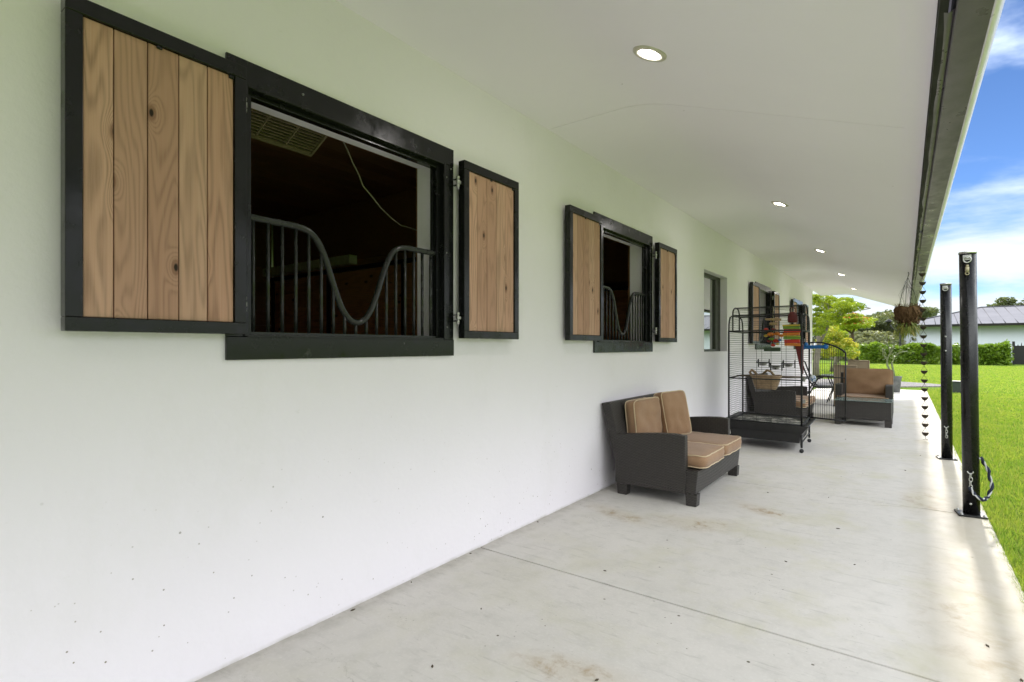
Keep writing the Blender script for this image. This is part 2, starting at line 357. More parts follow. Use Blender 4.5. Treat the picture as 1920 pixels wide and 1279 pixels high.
def m_gutter():
    m = Mat('bronze_gutter_metal', (.13, .125, .115), .42, .15, .4); p = m.pos((1, .6, 1))
    n = m.noise(p, 3.5, 5, .6, .5); m.base(m.mix(m.rng(n, .35, .7), (.135, .118, .14), (.090, .080, .094)))
    m.rough(m.rng(m.noise(p, 9, 4, .6), .3, .7, .22, .5)); m.bump(m.noise(m.pos((1, .5, 1)), 7, 2, .5), .22, .01); return m.m

WALL, CEIL, CONC = m_stucco(), m_ceiling(), m_concrete()
BLACK = m_black(col=(.008, .008, .009), rough=.2); BLACK_MATT = m_black('black_powder_coat', (.013, .013, .014), .4)
FRAME_PAINT = m_black('black_frame_paint', (.007, .0075, .0075), .15)
PINE = m_wood('pine_boards', (.60, .335, .235), (.27, .135, .085), (.72, .49, .38))
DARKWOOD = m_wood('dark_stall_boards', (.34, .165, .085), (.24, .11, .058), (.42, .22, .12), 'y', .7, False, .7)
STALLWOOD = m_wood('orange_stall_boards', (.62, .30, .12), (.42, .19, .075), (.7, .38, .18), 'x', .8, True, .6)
WICKER = m_wicker()
TAN = m_fabric('tan_cushion_fabric', (.33, .205, .125), (.26, .155, .088)); PIPING = m_fabric('cream_piping', (.62, .50, .34), (.5, .38, .25))
BROWNF = m_fabric('faded_brown_fabric', (.27, .165, .095), (.20, .115, .062))
CHROME = m_simple('galvanised_steel', (.62, .62, .60), .3, .9, .5, .3, 30); CREAMM = m_simple('cream_painted_metal', (.48, .42, .27), .5)
BARM = m_black('bar_paint', (.022, .023, .023), .2); GUT = m_gutter(); BRIGHT = m_simple('bright_aluminium', (.84, .77, .93), .32, .1, .5, .12, 6, .05)
DARKGAP = m_simple('dark_fascia_board', (.02, .019, .016), .7, 0, .3, .5, 5)
LAWN, GRAVEL, GLASS, MROOF = m_lawn(), m_gravel(), m_glass(), m_metal_roof()
COPPER = m_simple('dark_bronze', (.05, .035, .025), .5, .5, .5, .4, 40)
WORN = m_simple('worn_bolt', (.25, .25, .24), .4, .5)
BARK = m_simple('bark', (.16, .115, .08), .9, 0, .2, .5, 14, .8); PALEBARK = m_simple('pale_bark', (.26, .23, .19), .9, 0, .2, .4, 9, .8)
GRILLE_M = m_simple('tan_plastic', (.42, .34, .22), .5); WIRE_M = m_simple('pale_wire', (.55, .50, .42), .6)
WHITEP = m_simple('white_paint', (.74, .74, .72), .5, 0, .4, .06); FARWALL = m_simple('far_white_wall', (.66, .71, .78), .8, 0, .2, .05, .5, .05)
GRIME = m_simple('cage_tray_metal', (.018, .018, .019), .4, 0, .5, .3, 15)

# ------------------------------------------------------------------ ground: lawn, porch slab, gravel
m = MB(); m.add([(-500, -300, -.045), (500, -300, -.045), (500, 800, -.045), (-500, 800, -.045)], [(0, 1, 2, 3)])
tag(m.build('lawn', LAWN), kind='structure')
JO = .011; SLAB_X = 2.83
slabm = MB()
for (a, b) in ((-8, 2.745), (2.745, 5.6), (5.6, 20.72)):
    slabm.prism([(-.02, -.12), (SLAB_X, -.12), (SLAB_X, -.012), (SLAB_X-.012, 0), (-.02, 0)], a+JO/2, b-JO/2, 'y')
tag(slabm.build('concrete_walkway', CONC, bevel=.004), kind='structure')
m = MB(); m.box(-.02, SLAB_X-.02, -8, 20.7, -.11, -.02); tag(m.build('walkway_base', DARKGAP), kind='structure')
m = MB(); gv = []
for i in range(24):
    a = 2*math.pi*i/24; rr = 1+.12*math.sin(3*a)+.1*math.sin(5*a+1); gv.append((.2+2.9*rr*math.cos(a), 23.6+2.9*rr*math.sin(a), -.012))
m.add(gv+[(p[0], p[1], -.12) for p in gv], [tuple(range(24))]+[(i, i+24, (i+1) % 24+24, (i+1) % 24) for i in range(24)])
tag(m.build('gravel_path', GRAVEL), kind='structure')

# ------------------------------------------------------------------ the stable building
barn = thing('stable_building', 'long white stuccoed stable with deep sloping porch eave, stall windows and timber shutters', 'building', (0, 0, 0))
Y0, Y1, WT, ZC = -7.0, 18.6, .22, 3.09
CREASE, EDGE_X, SLOPE = .81, 2.385, .37
zs = lambda x: ZC-SLOPE*(x-CREASE)
SW = [1.077, 4.355, 10.87, 15.2]                 # left edges of the stall window frames
FW = 1.395                                       # frame width
holes = [(a+.085, a+FW-.09, 1.375, 2.495) for a in SW]+[(7.69, 8.91, 1.275, 2.455)]
holes.sort()
def wall_with_holes(m, y0, y1, z0, z1, holes, xf, xb):
    ys = sorted({y0, y1}|{h[0] for h in holes}|{h[1] for h in holes}); zz = sorted({z0, z1}|{h[2] for h in holes}|{h[3] for h in holes})
    for a, b in zip(ys, ys[1:]):
        for c, d in zip(zz, zz[1:]):
            if any(h[0] <= a and b <= h[1] and h[2] <= c and d <= h[3] for h in holes): continue
            m.add([(xf, a, c), (xf, b, c), (xf, b, d), (xf, a, d)], [(0, 1, 2, 3)])
            m.add([(xb, a, c), (xb, b, c), (xb, b, d), (xb, a, d)], [(3, 2, 1, 0)])
    for (a, b, c, d) in holes:
        m.add([(xf, a, c), (xb, a, c), (xb, a, d), (xf, a, d)], [(0, 1, 2, 3)]); m.add([(xf, b, c), (xb, b, c), (xb, b, d), (xf, b, d)], [(3, 2, 1, 0)])
        m.add([(xf, a, c), (xf, b, c), (xb, b, c), (xb, a, c)], [(0, 1, 2, 3)]); m.add([(xf, a, d), (xf, b, d), (xb, b, d), (xb, a, d)], [(3, 2, 1, 0)])
wm = MB(); wall_with_holes(wm, Y0, Y1, -.1, ZC, holes, 0., -WT)
wm.add([(0, Y1, -.1), (-9, Y1, -.1), (-9, Y1, ZC), (0, Y1, ZC)], [(0, 1, 2, 3)])       # gable ends and back
wm.add([(0, Y0, -.1), (-9, Y0, -.1), (-9, Y0, ZC), (0, Y0, ZC)], [(3, 2, 1, 0)])
wm.add([(-9, Y0, -.1), (-9, Y1, -.1), (-9, Y1, ZC), (-9, Y0, ZC)], [(3, 2, 1, 0)])
wm.build('wall', WALL, barn)
# soffit: a flat strip by the wall, then a long slope down to the gutter; a few drooping board joints
YE = 20.9
def soffit(m, ya, yb):
    t = .02; w = .20; pr = [(-.02, ZC)]
    for i in range(17):       # the board bends round the crease
        x = CREASE-w+2*w*i/16; pr.append((x, ZC-SLOPE*(x-CREASE+w)**2/(4*w)))
    pr.append((EDGE_X, zs(EDGE_X))); n = len(pr); o = len(m.v)
    for y in (ya, yb):
        m.v += [(x, y, z) for x, z in pr]+[(x, y, z+t) for x, z in pr]
    K = 2*n
    for i in range(n-1):
        m.f += [(o+i, o+i+1, o+K+i+1, o+K+i), (o+K+n+i, o+K+n+i+1, o+n+i+1, o+n+i), (o+i, o+n+i, o+n+i+1, o+i+1), (o+K+i+1, o+K+n+i+1, o+K+n+i, o+K+i)]; m.sm += [False]*4
sm_ = MB(); cuts = [Y0-1.5, -1.4, 3.595, 8.6, 13.6, YE]
for a, b in zip(cuts, cuts[1:]): soffit(sm_, a+.0022, b-.0022)
sm_.build('soffit', CEIL, barn)
tr = MB(); tr.prism([(EDGE_X-.085, zs(EDGE_X-.085)-.007), (EDGE_X+.004, zs(EDGE_X+.004)-.007), (EDGE_X+.004, zs(EDGE_X)+.05), (EDGE_X-.085, zs(EDGE_X-.085)-.0005)], Y0-1.5, YE, 'y')
tr.build('soffit_trim', CEIL, barn)
fa = MB(); fa.box(EDGE_X+.006, EDGE_X+.03, Y0-1.5, YE, 2.445, 2.70); fa.build('fascia', DARKGAP, barn)
# wavy torn flashing in the gap between soffit and gutter
fl = MB(); n = 260
for i in range(n+1):
    y = Y0-1.5+(YE-Y0+1.5)*i/n; w = .006*mnoise.noise(Vector((y*2.1, 0, 0)))+.004*mnoise.noise(Vector((y*7, 3, 0)))
    fl.v += [(EDGE_X+.007, y, 2.452+w), (EDGE_X+.036+w*.8, y, 2.440+w*.6), (EDGE_X+.050, y, 2.452)]
for i in range(n):
    a = i*3
    if i % 37 in (20,): continue
    fl.f += [(a, a+1, a+4, a+3), (a+1, a+2, a+5, a+4)]; fl.sm += [True]*2
fl.build('flashing', GUT, barn)
gu = MB(); gx0, gx1 = EDGE_X+.048, EDGE_X+.142
prof = [(gx0, 2.56), (gx0, 2.437), (gx0+.004, 2.433), (gx1, 2.433), (gx1, 2.437), (gx0+.006, 2.441), (gx0+.006, 2.56)]
gy = [Y0-1.5+(YE+.1-(Y0-1.5))*i/60 for i in range(61)]
def extr(m, prof, ys, fx, smooth=False):
    n = len(prof); o = len(m.v)
    for y in ys:
        dx, dz = fx(y)
        for (x, z) in prof: m.v.append((x+dx, y, z+dz))
    for j in range(len(ys)-1):
        for i in range(n): m.f.append((o+j*n+i, o+j*n+(i+1) % n, o+(j+1)*n+(i+1) % n, o+(j+1)*n+i)); m.sm.append(smooth)
    m.f += [tuple(o+i for i in range(n)), tuple(o+(len(ys)-1)*n+i for i in range(n))]; m.sm += [False]*2
wob = lambda y: (.004*mnoise.noise(Vector((y*.45, 7, 0))), .006*mnoise.noise(Vector((y*.4, 2, 0))))
extr(gu, prof, gy, wob); gut = gu.build('gutter', GUT, barn)
li = MB(); lip = [(gx1+.0, 2.4335)]+[(gx1+.030*math.sin(a), 2.4635-.030*math.cos(a)) for a in [R(x) for x in (15, 35, 55, 75, 90)]]+[(gx1+.033, 2.50), (gx1+.045, 2.515), (gx1+.047, 2.56), (gx1+.035, 2.572), (gx1+.02, 2.566), (gx1+.02, 2.47), (gx1, 2.443)]
extr(li, lip, gy, wob, True); li.build('gutter_lip', BRIGHT, gut)
# roof above
ro = MB(); rs = .37
ro.prism([(EDGE_X+.06, 2.60), (EDGE_X+.10, 2.63), (-4.5, 2.63+rs*(EDGE_X+4.6)), (-11.5, 2.63), (-11.5, 2.58), (-4.5, 2.56+rs*(EDGE_X+4.6)), (EDGE_X+.03, 2.575)], Y0-1.6, YE+.05, 'y')
for k in range(70):
    y = Y0-1.5+.42*k
    if y > YE: break
    ro.prism([(EDGE_X+.10, 2.63), (EDGE_X+.10, 2.665), (-4.5, 2.665+rs*(EDGE_X+4.6)), (-4.5, 2.63+rs*(EDGE_X+4.6))], y, y+.025, 'y')
ro.build('roof', MROOF, barn)
gb = MB(); gb.prism([(-9, ZC), (0, ZC), (CREASE, ZC+.02), (CREASE, ZC+.02), (.8, 3.17), (-4.5, 5.1), (-9.3, 3.4)], Y1-.1, Y1-.02, 'y'); gb.build('gable', WALL, barn)
gb = MB(); gb.prism([(CREASE, ZC+.021), (EDGE_X, zs(EDGE_X)+.021), (EDGE_X, 2.60), (CREASE, 3.13), (-.02, 3.40), (-.02, ZC+.021)], YE-.03, YE-.002, 'y'); gb.build('rake_board', WHITEP, barn)
# stall interiors
ln = MB(); A = -4.2; B = -WT-.012
for (a, b) in ((Y0+.1, -.55), (-.5, 3.62), (3.67, 7.2), (9.2, 13.6), (13.65, Y1-.1)):
    for j in range(int((2.95)/.18)+1):           # back wall boards, laid across
        z = j*.18; ln.box(A-.03, A, a, b, z, min(z+.177, 2.95))
    for j in range(22):
        x = A+j*.18
        if x+.17 > B: break
        ln.box(x, x+.177, a, b, 2.90, 2.93)
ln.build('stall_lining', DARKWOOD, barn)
fr = MB(); fr.box(-9, -WT, Y0, Y1, -.06, -.005); fr.build('stall_floor', m_simple('pale_bounce_floor', (.60, .46, .30), .95, 0, .1, .3, 9, .5), barn)  # unseen floor, made pale as an added reflector for the dark stalls
liner = MB()
for (a, b) in ((-WT-.03, -WT-.004),):
    ys = sorted(holes); prev = Y0+.05
    for h in ys:
        liner.box(a, b, prev, h[0]-.02, 0, 2.95); liner.box(a, b, h[0]-.02, h[1]+.02, 0, h[2]-.02); liner.box(a, b, h[0]-.02, h[1]+.02, h[3]+.012, 2.95); prev = h[1]+.02
    liner.box(a, b, prev, Y1-.1, 0, 2.95)
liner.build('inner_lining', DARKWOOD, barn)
for py in (-.5, 3.62, 7.2, 9.15, 13.6):
    pt = MB()
    for j in range(12): pt.box(A, B-.03, py, py+.04, .02+j*.18, .197+j*.18)
    part = pt.build('partition', STALLWOOD, barn)
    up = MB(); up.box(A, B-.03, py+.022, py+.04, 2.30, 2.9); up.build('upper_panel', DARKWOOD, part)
    rl = MB(); rl.box(A, B-.03, py-.012, py+.052, 2.185, 2.225)
    for x in (A+.02, -3.0, -1.75, B-.09): rl.box(x, x+.06, py-.013, py+.053, 0, 2.18)
    rl.build('rail', BLACK_MATT, part)
bm_ = MB(); bm_.box(A, -2.44, 3.50, 3.60, 2.235, 2.33); bm_.build('beam', m_simple('pale_beam', (.75, .78, .66), .7), barn)

# stall window: steel frame, guard grille with the dip, two timber shutters with hinges
wb = thing('tmp', '', '', (0, 0, 0))
def stall_window(a, parent):
    W = FW; m = MB(); z0, z1 = 1.293, 2.588
    m.box(.0, .014, a, a+W, z1-.105, z1); m.box(.0, .016, a, a+W, z0, z0+.10)
    m.box(.0, .012, a, a+.085, z0+.10, z1-.105); m.box(.0, .012, a+W-.085, a+W, z0+.10, z1-.105)
    # folded channel lips round the opening
    i0, i1 = a+.085, a+W-.09
    for (p, q, r_, s_) in ((i0-.012, i0+.004, -.055, .022), (i0+.004, i0+.034, -.055, -.012)):
        m.box(r_, s_, p, q, z0+.102, z1-.107)
    for (p, q, r_, s_) in ((i1-.004, i1+.012, -.055, .024), (i1-.034, i1-.004, -.055, -.012), (i1-.050, i1-.034, -.055, -.038)):
        m.box(r_, s_, p, q, z0+.102, z1-.107)
    m.box(-.055, .022, i0+.004, i1-.004, z1-.118, z1-.106); m.box(-.055, -.014, i0+.034, i1-.034, z1-.140, z1-.119)
    m.box(-.055, .020, i0+.004, i1-.004, z0+.0985, z0+.109)
    fr = m.build('stall_window', FRAME_PAINT, parent, bevel=.0022, loc=(0, a+W/2, z0))
    # grille
    g = MB(); cy = a+.697; X = -.036; top = 1.925; dip = 1.473
    UT = [0, .03, .07, .12, .155, .185, .222, .26, .30, .345, 2]; ZT = [1.473, 1.479, 1.507, 1.592, 1.700, 1.785, 1.862, 1.904, 1.920, 1.925, 1.925]
    def prof(y):
        u = abs(y-cy); return sum(float(np.interp(abs(u+d), UT, ZT)) for d in (-.03, -.015, 0, .015, .03))/5
    pts = []; k = 70
    for i in range(k+1):
        y = i0+.03+(i1-i0-.06)*i/k; pts.append((X, y, prof(y)))
    g.tube(pts, .0165, 12)
    by0 = cy-.068*8+.012
    for i in range(17):
        y = cy-.0688*8.1+.0688*i
        if y > i1-.04: y = i1-.045
        g.tube([(X, y, z0+.108), (X, y, prof(y)-.004)], .0085, 8)
    g.box(X-.016, X+.016, i0+.034, i1-.034, z0+.1095, z0+.122)
    g.build('guard_grille', BARM, fr, loc=(X, cy, z0+.11))
    Mx = Matrix.Rotation(R(90), 4, 'Y')
    for (yy, zz_) in ((i1+.02, 2.40), (i1+.02, 1.93), (i1+.025, 1.47), (a+.35, 2.54), (a+W-.03, 2.46)):
        bo = MB(); bo.lathe((.016, yy, zz_), [(0, .006), (.005, .005), (.006, 0)], 8, Mx); bo.build('bolt', WORN, fr)
    return fr
def shutter(y0, y1, hinge_side, parent, seed):
    xb, xf = .028, .080; z0, z1 = 1.402, 2.524; fw = .056; sw = .048
    m = MB()
    m.box(xb, xf, y0, y1, z0, z0+fw*.86); m.box(xb, xf, y0, y1, z1-fw, z1)
    m.box(xb, xf, y0, y0+sw, z0+fw*.86, z1-fw); m.box(xb, xf, y1-sw, y1, z0+fw*.86, z1-fw)
    m.box(xb, xb+.006, y0+sw, y1-sw, z0+fw*.86, z1-fw)
    # little notch plates where the panel was let in
    m.box(xf-.012, xf-.004, y0+sw+.22, y0+sw+.24, z1-fw-.012, z1-fw); m.box(xf-.012, xf-.003, y1-sw-.022, y1-sw, z1-fw-.016, z1-fw)
    sh = m.build('shutter', FRAME_PAINT, parent, bevel=.003, loc=(xb, (y0+y1)/2, z0))
    p = MB(); n = 5; w = (y1-y0-2*sw)/(n-.15); y = y0+sw+.001; rr = random.Random(seed)
    for i in range(n):
        ww = w*(.85 if i == 0 else 1.0); q = min(y+ww, y1-sw-.001); dx = rr.uniform(-.0012, .0012)
        p.box(xb+.01, xf-.011+dx, y+.0016, q-.0016, z0+fw*.86+.001, z1-fw-.0015); y = q
    p.build('wood_panel', PINE, sh, bevel=.0025, loc=(xb, (y0+y1)/2, z0))
    yh = y1 if hinge_side > 0 else y0
    for z in (z0+.125, z1-.145):
        h = MB(); hy = yh+hinge_side*(.030 if hinge_side < 0 else .012); hx = .052 if hinge_side < 0 else .034
        h.lathe((hx, hy, z), [(0, -.045), (.007, -.044), (.009, -.028), (.011, -.027), (.011, -.012), (.008, -.011), (.008, -.006), (.013, -.005), (.013, .014), (.008, .015), (.008, .022), (.011, .023), (.011, .036), (.009, .038), (0, .038)], 12)
        h.lathe((hx-.002, hy-hinge_side*.02, z), [(.0, -.006), (.008, -.006), (.008, .012), (0, .012)], 10)
        hh = h.build('hinge', CHROME, sh)
        b = MB(); b.box(.0165, hx, hy-.004, hy+.004, z+.018, z+.024); b.box(.0165, hx, hy-.004, hy+.004, z-.02, z-.012); b.box(hx-.008, hx+.004, min(hy, yh), max(hy, yh), z+.001, z+.009)
        b.build('hinge_plate', BLACK_MATT, sh)
    return sh
for i, a in enumerate(SW):
    stall_window(a, barn)
    shutter(a-.548, a+.052, +1, barn, 10+i)
    shutter(a+FW+.028, a+FW+.612, -1, barn, 20+i)
bpy.data.objects.remove(wb)
# plain glazed window, set back in its white reveal
h = [x for x in holes if abs(x[0]-7.69) < .01][0]
fm = MB(); xg = -.105; f = .05
fm.box(xg-.05, xg, h[0], h[1], h[2], h[2]+f*.7); fm.box(xg-.05, xg, h[0], h[1], h[3]-f, h[3]); fm.box(xg-.05, xg, h[0], h[0]+f, h[2]+f*.7, h[3]-f); fm.box(xg-.05, xg, h[1]-.085, h[1], h[2]+f*.7, h[3]-f)
fm.box(xg-.045, xg-.004, h[1]-.26, h[1]-.085, h[2]+f*.7, h[3]-f)
fo = fm.build('window', m_simple('olive_bronze_frame', (.035, .038, .026), .4), barn, bevel=.002)
g = MB(); g.box(xg-.036, xg-.03, h[0]+f, h[1]-.26, h[2]+f*.7, h[3]-f); g.build('glass', GLASS, fo)

# ------------------------------------------------------------------ recessed downlights
LENS = m_emit('lit_lens', (1.0, .95, .93), 40.0)
tilt = Matrix.Rotation(math.atan(SLOPE), 4, 'Y')
def downlight(x, y, label):
    z = zs(x); t = thing('downlight', label, 'ceiling light', (x, y, z), 'round recessed lights in the porch ceiling')
    r = MB(); r.lathe((0, 0, 0), [(.092, .0), (.092, -.006), (.086, -.010), (.060, -.008), (.054, .004), (.054, .012)], 40, tilt); r.build('trim_ring', CREAMR, t)
    l = MB(); l.lathe((0, 0, 0), [(.054, -.001), (.03, -.003), (.0, -.004)], 32, tilt); l.build('lens', LENS, t)
    for c in t.children if False else []: pass
    return t
CREAMR = m_simple('cream_trim', (.60, .57, .47), .35, 0, .5, .08)
labs = ['lit recessed light nearest the camera, on the ceiling above the first stall window', 'lit recessed light above the dark wicker loveseat, second from the camera',
        'small lit recessed light above the bird cage, third from the camera', 'tiny lit recessed light above the far shutters, fourth from the camera', 'recessed light at the far end of the porch ceiling, farthest from the camera']
d0 = None
for (x, y, lb) in ((1.18, 2.78, labs[0]), (1.165, 6.60, labs[1]), (1.15, 10.26, labs[2]), (1.15, 13.9, labs[3]), (1.15, 17.5, labs[4])):
    if d0 is None:
        d0 = thing('downlight', lb, 'ceiling light', (x, y, zs(x)), 'round recessed lights in the porch ceiling')
        r = MB(); r.lathe((0, 0, 0), [(.094, .0), (.094, -.006), (.088, -.011), (.060, -.009), (.056, .0), (.056, .012)], 40, tilt); o = r.build('trim_ring', CREAMR); o.parent = d0
        l = MB(); l.lathe((0, 0, 0), [(.056, -.002), (.03, -.004), (.0, -.005)], 32, tilt); o = l.build('lens', LENS); o.parent = d0
    else:
        c = copy_tree(d0); c.location = (x, y, zs(x)); c['label'] = lb

# ------------------------------------------------------------------ things inside the first stall
vg = thing('ceiling_grille', 'tan slotted fan grille under the dark stall ceiling behind the first window', 'grille', (-.8, 1.75, 2.6))
Mg = Matrix.Translation((-.72, 0, 2.735)) @ Matrix.Rotation(R(-27), 4, 'Y')
m = MB()
for (p, q) in ((-.21, -.19), (.0, .012)): m.box(p, q, 1.30, 2.06, -.02, .0, Mg)
for y in (1.30, 2.045): m.box(-.21, .012, y, y+.015, -.021, .001, Mg)
m.build('frame', GRILLE_M, vg)
m = MB()
for k in range(8): m.box(-.19+k*.0238, -.182+k*.0238, 1.31, 2.045, -.015, -.002, Mg)
for y in (1.48, 1.67, 1.86): m.box(-.19, .0, y, y+.008, -.018, -.001, Mg)
m.build('slats', GRILLE_M, vg)
m = MB(); m.box(-.20, .005, 1.31, 2.05, .012, .10, Mg); m.build('housing', DARKGAP, vg)
m = MB(); pts = [(-.6, 2.03, 2.90), (-.6, 2.075, 2.70), (-.6, 2.13, 2.62), (-.6, 2.17, 2.55), (-.6, 2.215, 2.49), (-.6, 2.25, 2.42), (-.6, 2.32, 2.37), (-.6, 2.40, 2.305), (-.6, 2.50, 2.25), (-.6, 2.58, 2.218), (-.6, 2.68, 2.215), (-.62, 2.9, 2.20), (-.62, 3.6, 2.21)]
m.tube(pts, .0045, 6); tag(m.build('hanging_wire', WIRE_M), 'thin pale wire sagging across the dark stall behind the first window', 'wire')

# ------------------------------------------------------------------ furniture
def cushion(m, pip, sx, sy, t, M, puff=.25, seed=0, wr=.006, n=18, corner=11.):
    """box cushion centred on its origin, sx x sy wide, t thick, piping along both rims"""
    def outline(u, v):
        k = max(abs(u), abs(v)); 
        if k < 1e-6: return 0, 0
        q = (abs(u)**corner+abs(v)**corner)**(1/corner); s_ = k/q
        return u*s_, v*s_
    vs = []; idx = {}
    for side in (1, -1):
        for j in range(n+1):
            for i in range(n+1):
                u, v = -1+2*i/n, -1+2*j/n; a, b = outline(u, v)
                e = (1-u**4)*(1-v**4); z = side*t*(.5-.5*puff+.5*puff*e**.5)
                z += wr*mnoise.noise(Vector((a*1.7+seed, b*1.7, side)))*e
                vs.append(M @ Vector((a*sx/2, b*sy/2, z)))
    fs = []; K = (n+1)**2
    for j in range(n):
        for i in range(n):
            a = j*(n+1)+i; fs.append((a, a+1, a+n+2, a+n+1)); fs.append((K+a+n+1, K+a+n+2, K+a+1, K+a))
    rim = [(i, 0) for i in range(n)]+[(n, j) for j in range(n)]+[(n-i, n) for i in range(n)]+[(0, n-j) for j in range(n)]
    ri = [j*(n+1)+i for i, j in rim]; L_ = len(ri)
    mid = []
    o = len(vs)
    for q, r_ in enumerate(ri):
        a, b = vs[r_], vs[K+r_]; c = (a+b)/2; ctr = M @ Vector((0, 0, 0)); d = (c-ctr).normalized(); vs.append(c+d*(.008+.004*mnoise.noise(Vector((q*.7, seed, 2)))))
    for q in range(L_):
        w = (q+1) % L_; fs.append((ri[q], o+q, o+w, ri[w])); fs.append((o+q, K+ri[q], K+ri[w], o+w))
    m.add(vs, fs, True)
    if pip is not None:
        for side in (0, K):
            pip.tube([vs[side+r_]+Vector((0, 0, 1))*.006*mnoise.noise(vs[side+r_]*14+Vector((seed, 0, 0))) for r_ in ri], .0052, 6, closed=True)
def T(x, y, z, rx=0, ry=0, rz=0): return Matrix.Translation((x, y, z)) @ Matrix.Rotation(R(rz), 4, 'Z') @ Matrix.Rotation(R(ry), 4, 'Y') @ Matrix.Rotation(R(rx), 4, 'X')

def loveseat(oy, L_, label, pieces=2):
    """wicker seat with its back to the wall; near side at y=oy"""
    t = thing('wicker_loveseat', label, 'sofa', (.5, oy+L_/2, 0), 'wicker loveseats along the stable wall')
    a, b = oy, oy+L_
    m = MB(); prof = [(.150, .105), (.885, .105), (.905, .300), (.150, .300)]
    m.prism(prof, a+.012, b-.012, 'y')
    base = m.build('base', WICKER, t, bevel=.006, loc=(.5, (a+b)/2, .1))
    for (x, y) in ((.17, a+.012), (.80, a+.012), (.17, b-.10), (.80, b-.10)):
        l = MB(); l.prism([(x+.004, 0), (x+.092, 0), (x+.098, .1045), (x-.004, .1045)], y, y+.088, 'y'); l.build('leg', WICKER, t, bevel=.004, loc=(x, y, 0))
    for y in (a, b-.075):
        s_ = MB(); top = [(.800, .590), (.70, .597), (.58, .592), (.45, .580), (.30, .562), (.125, .545)]
        poly = [(.165, .098), (.802, .098), (.802, .300)]+top
        s_.prism(poly, y, y+.075, 'y'); s_.build('side_panel', WICKER, t, bevel=.008, loc=(.5, y, .1))
    bk = MB(); bk.prism([(.150, .3005), (.235, .3005), (.098, .835), (.012, .822)], a+.004, b-.004, 'y'); bk.build('backrest', WICKER, t, bevel=.01, loc=(.1, a, .3))
    w = (L_-.15-.01)/pieces
    for k in range(pieces):
        c = MB(); p = MB(); cy = a+.075+.005+w*(k+.5)
        cushion(c, p, .74, w-.008, .125, T(.575, cy, .368), .22, k*3.1+oy)
        co = c.build('seat_cushion', TAN, t); p.build('piping', PIPING, co)
    return t
l1 = loveseat(4.49, 1.44, 'dark wicker loveseat with tan seat cushions nearest the camera, against the white wall')
def pillow(label, sx, sy, t_, M, seed, mat=TAN, grp=None):
    c = MB(); p = MB(); cushion(c, p, sx, sy, t_, M, .34, seed, .030, 18, 10.)
    o = c.build('pillow', mat); tag(o, label, 'pillow', grp); p.build('piping', PIPING, o); return o
pillow('squarish tan pillow nearer the arm of the closest wicker loveseat', .40, .60, .135, T(.225, 5.01, .632, 0, 84, -2), 4.)
pillow('taller tilted tan pillow leaning beside the square one on the closest loveseat', .45, .34, .17, T(.345, 5.46, .652, 9, 78, -16), 9.)
l2 = loveseat(10.1, 1.4, 'dark wicker loveseat standing behind the bird cage against the wall')

# wicker armchair facing the camera
ac = thing('wicker_armchair', 'dark wicker armchair with faded brown cushions facing the glass-topped table', 'armchair', (1.68, 12.1, 0))
X0, X1 = 1.24, 2.12
m = MB(); m.box(X0+.02, X1-.02, 11.66, 12.36, .10, .30); m.build('base', WICKER, ac, bevel=.006, loc=(1.68, 12, .1))
for x in (X0, X1-.11):
    m = MB(); m.prism([(11.62, .09), (12.42, .09), (12.46, .60), (12.2, .64), (11.64, .655), (11.62, .63)], x, x+.11, 'x'); m.build('side_panel', WICKER, ac, bevel=.008, loc=(x, 12, .1))
m = MB(); m.prism([(12.30, .30), (12.40, .30), (12.52, .84), (12.43, .84)], X0+.02, X1-.02, 'x'); m.build('backrest', WICKER, ac, bevel=.008, loc=(1.68, 12.3, .3))
for x in (X0+.01, X1-.10):
    for y in (11.63, 12.3): m = MB(); m.box(x, x+.09, y, y+.09, 0, .089); m.build('leg', WICKER, ac, loc=(x, y, 0))
c = MB(); p = MB(); cushion(c, p, .80, .74, .12, T(1.665, 11.93, .385), .25, 2.); co = c.build('seat_cushion', BROWNF, ac); p.build('piping', BROWNF, co)
c = MB(); p = MB(); cushion(c, p, .78, .50, .15, T(1.72, 12.28, .67, 78, 0, 0), .35, 6., .02); co = c.build('back_cushion', BROWNF, ac); p.build('piping', BROWNF, co)
# low wicker table
tb = thing('wicker_table', 'low dark wicker table with a glass top standing before the armchair', 'table', (1.72, 11.1, 0))
m = MB(); m.box(1.31, 2.115, 10.80, 11.44, .115, .415); m.build('body', WICKER, tb, bevel=.008, loc=(1.7, 11.1, .1))
for x in (1.305, 2.02):
    for y in (10.795, 11.36): m = MB(); m.box(x, x+.10, y, y+.085, 0, .114); m.build('leg', WICKER, tb, bevel=.004, loc=(x, y, 0))
m = MB(); m.box(1.30, 2.125, 10.79, 11.45, .418, .430); m.build('glass_top', m_simple('green_glass', (.20, .26, .25), .12, 0, .9, .15, 3, .02), tb, bevel=.003)
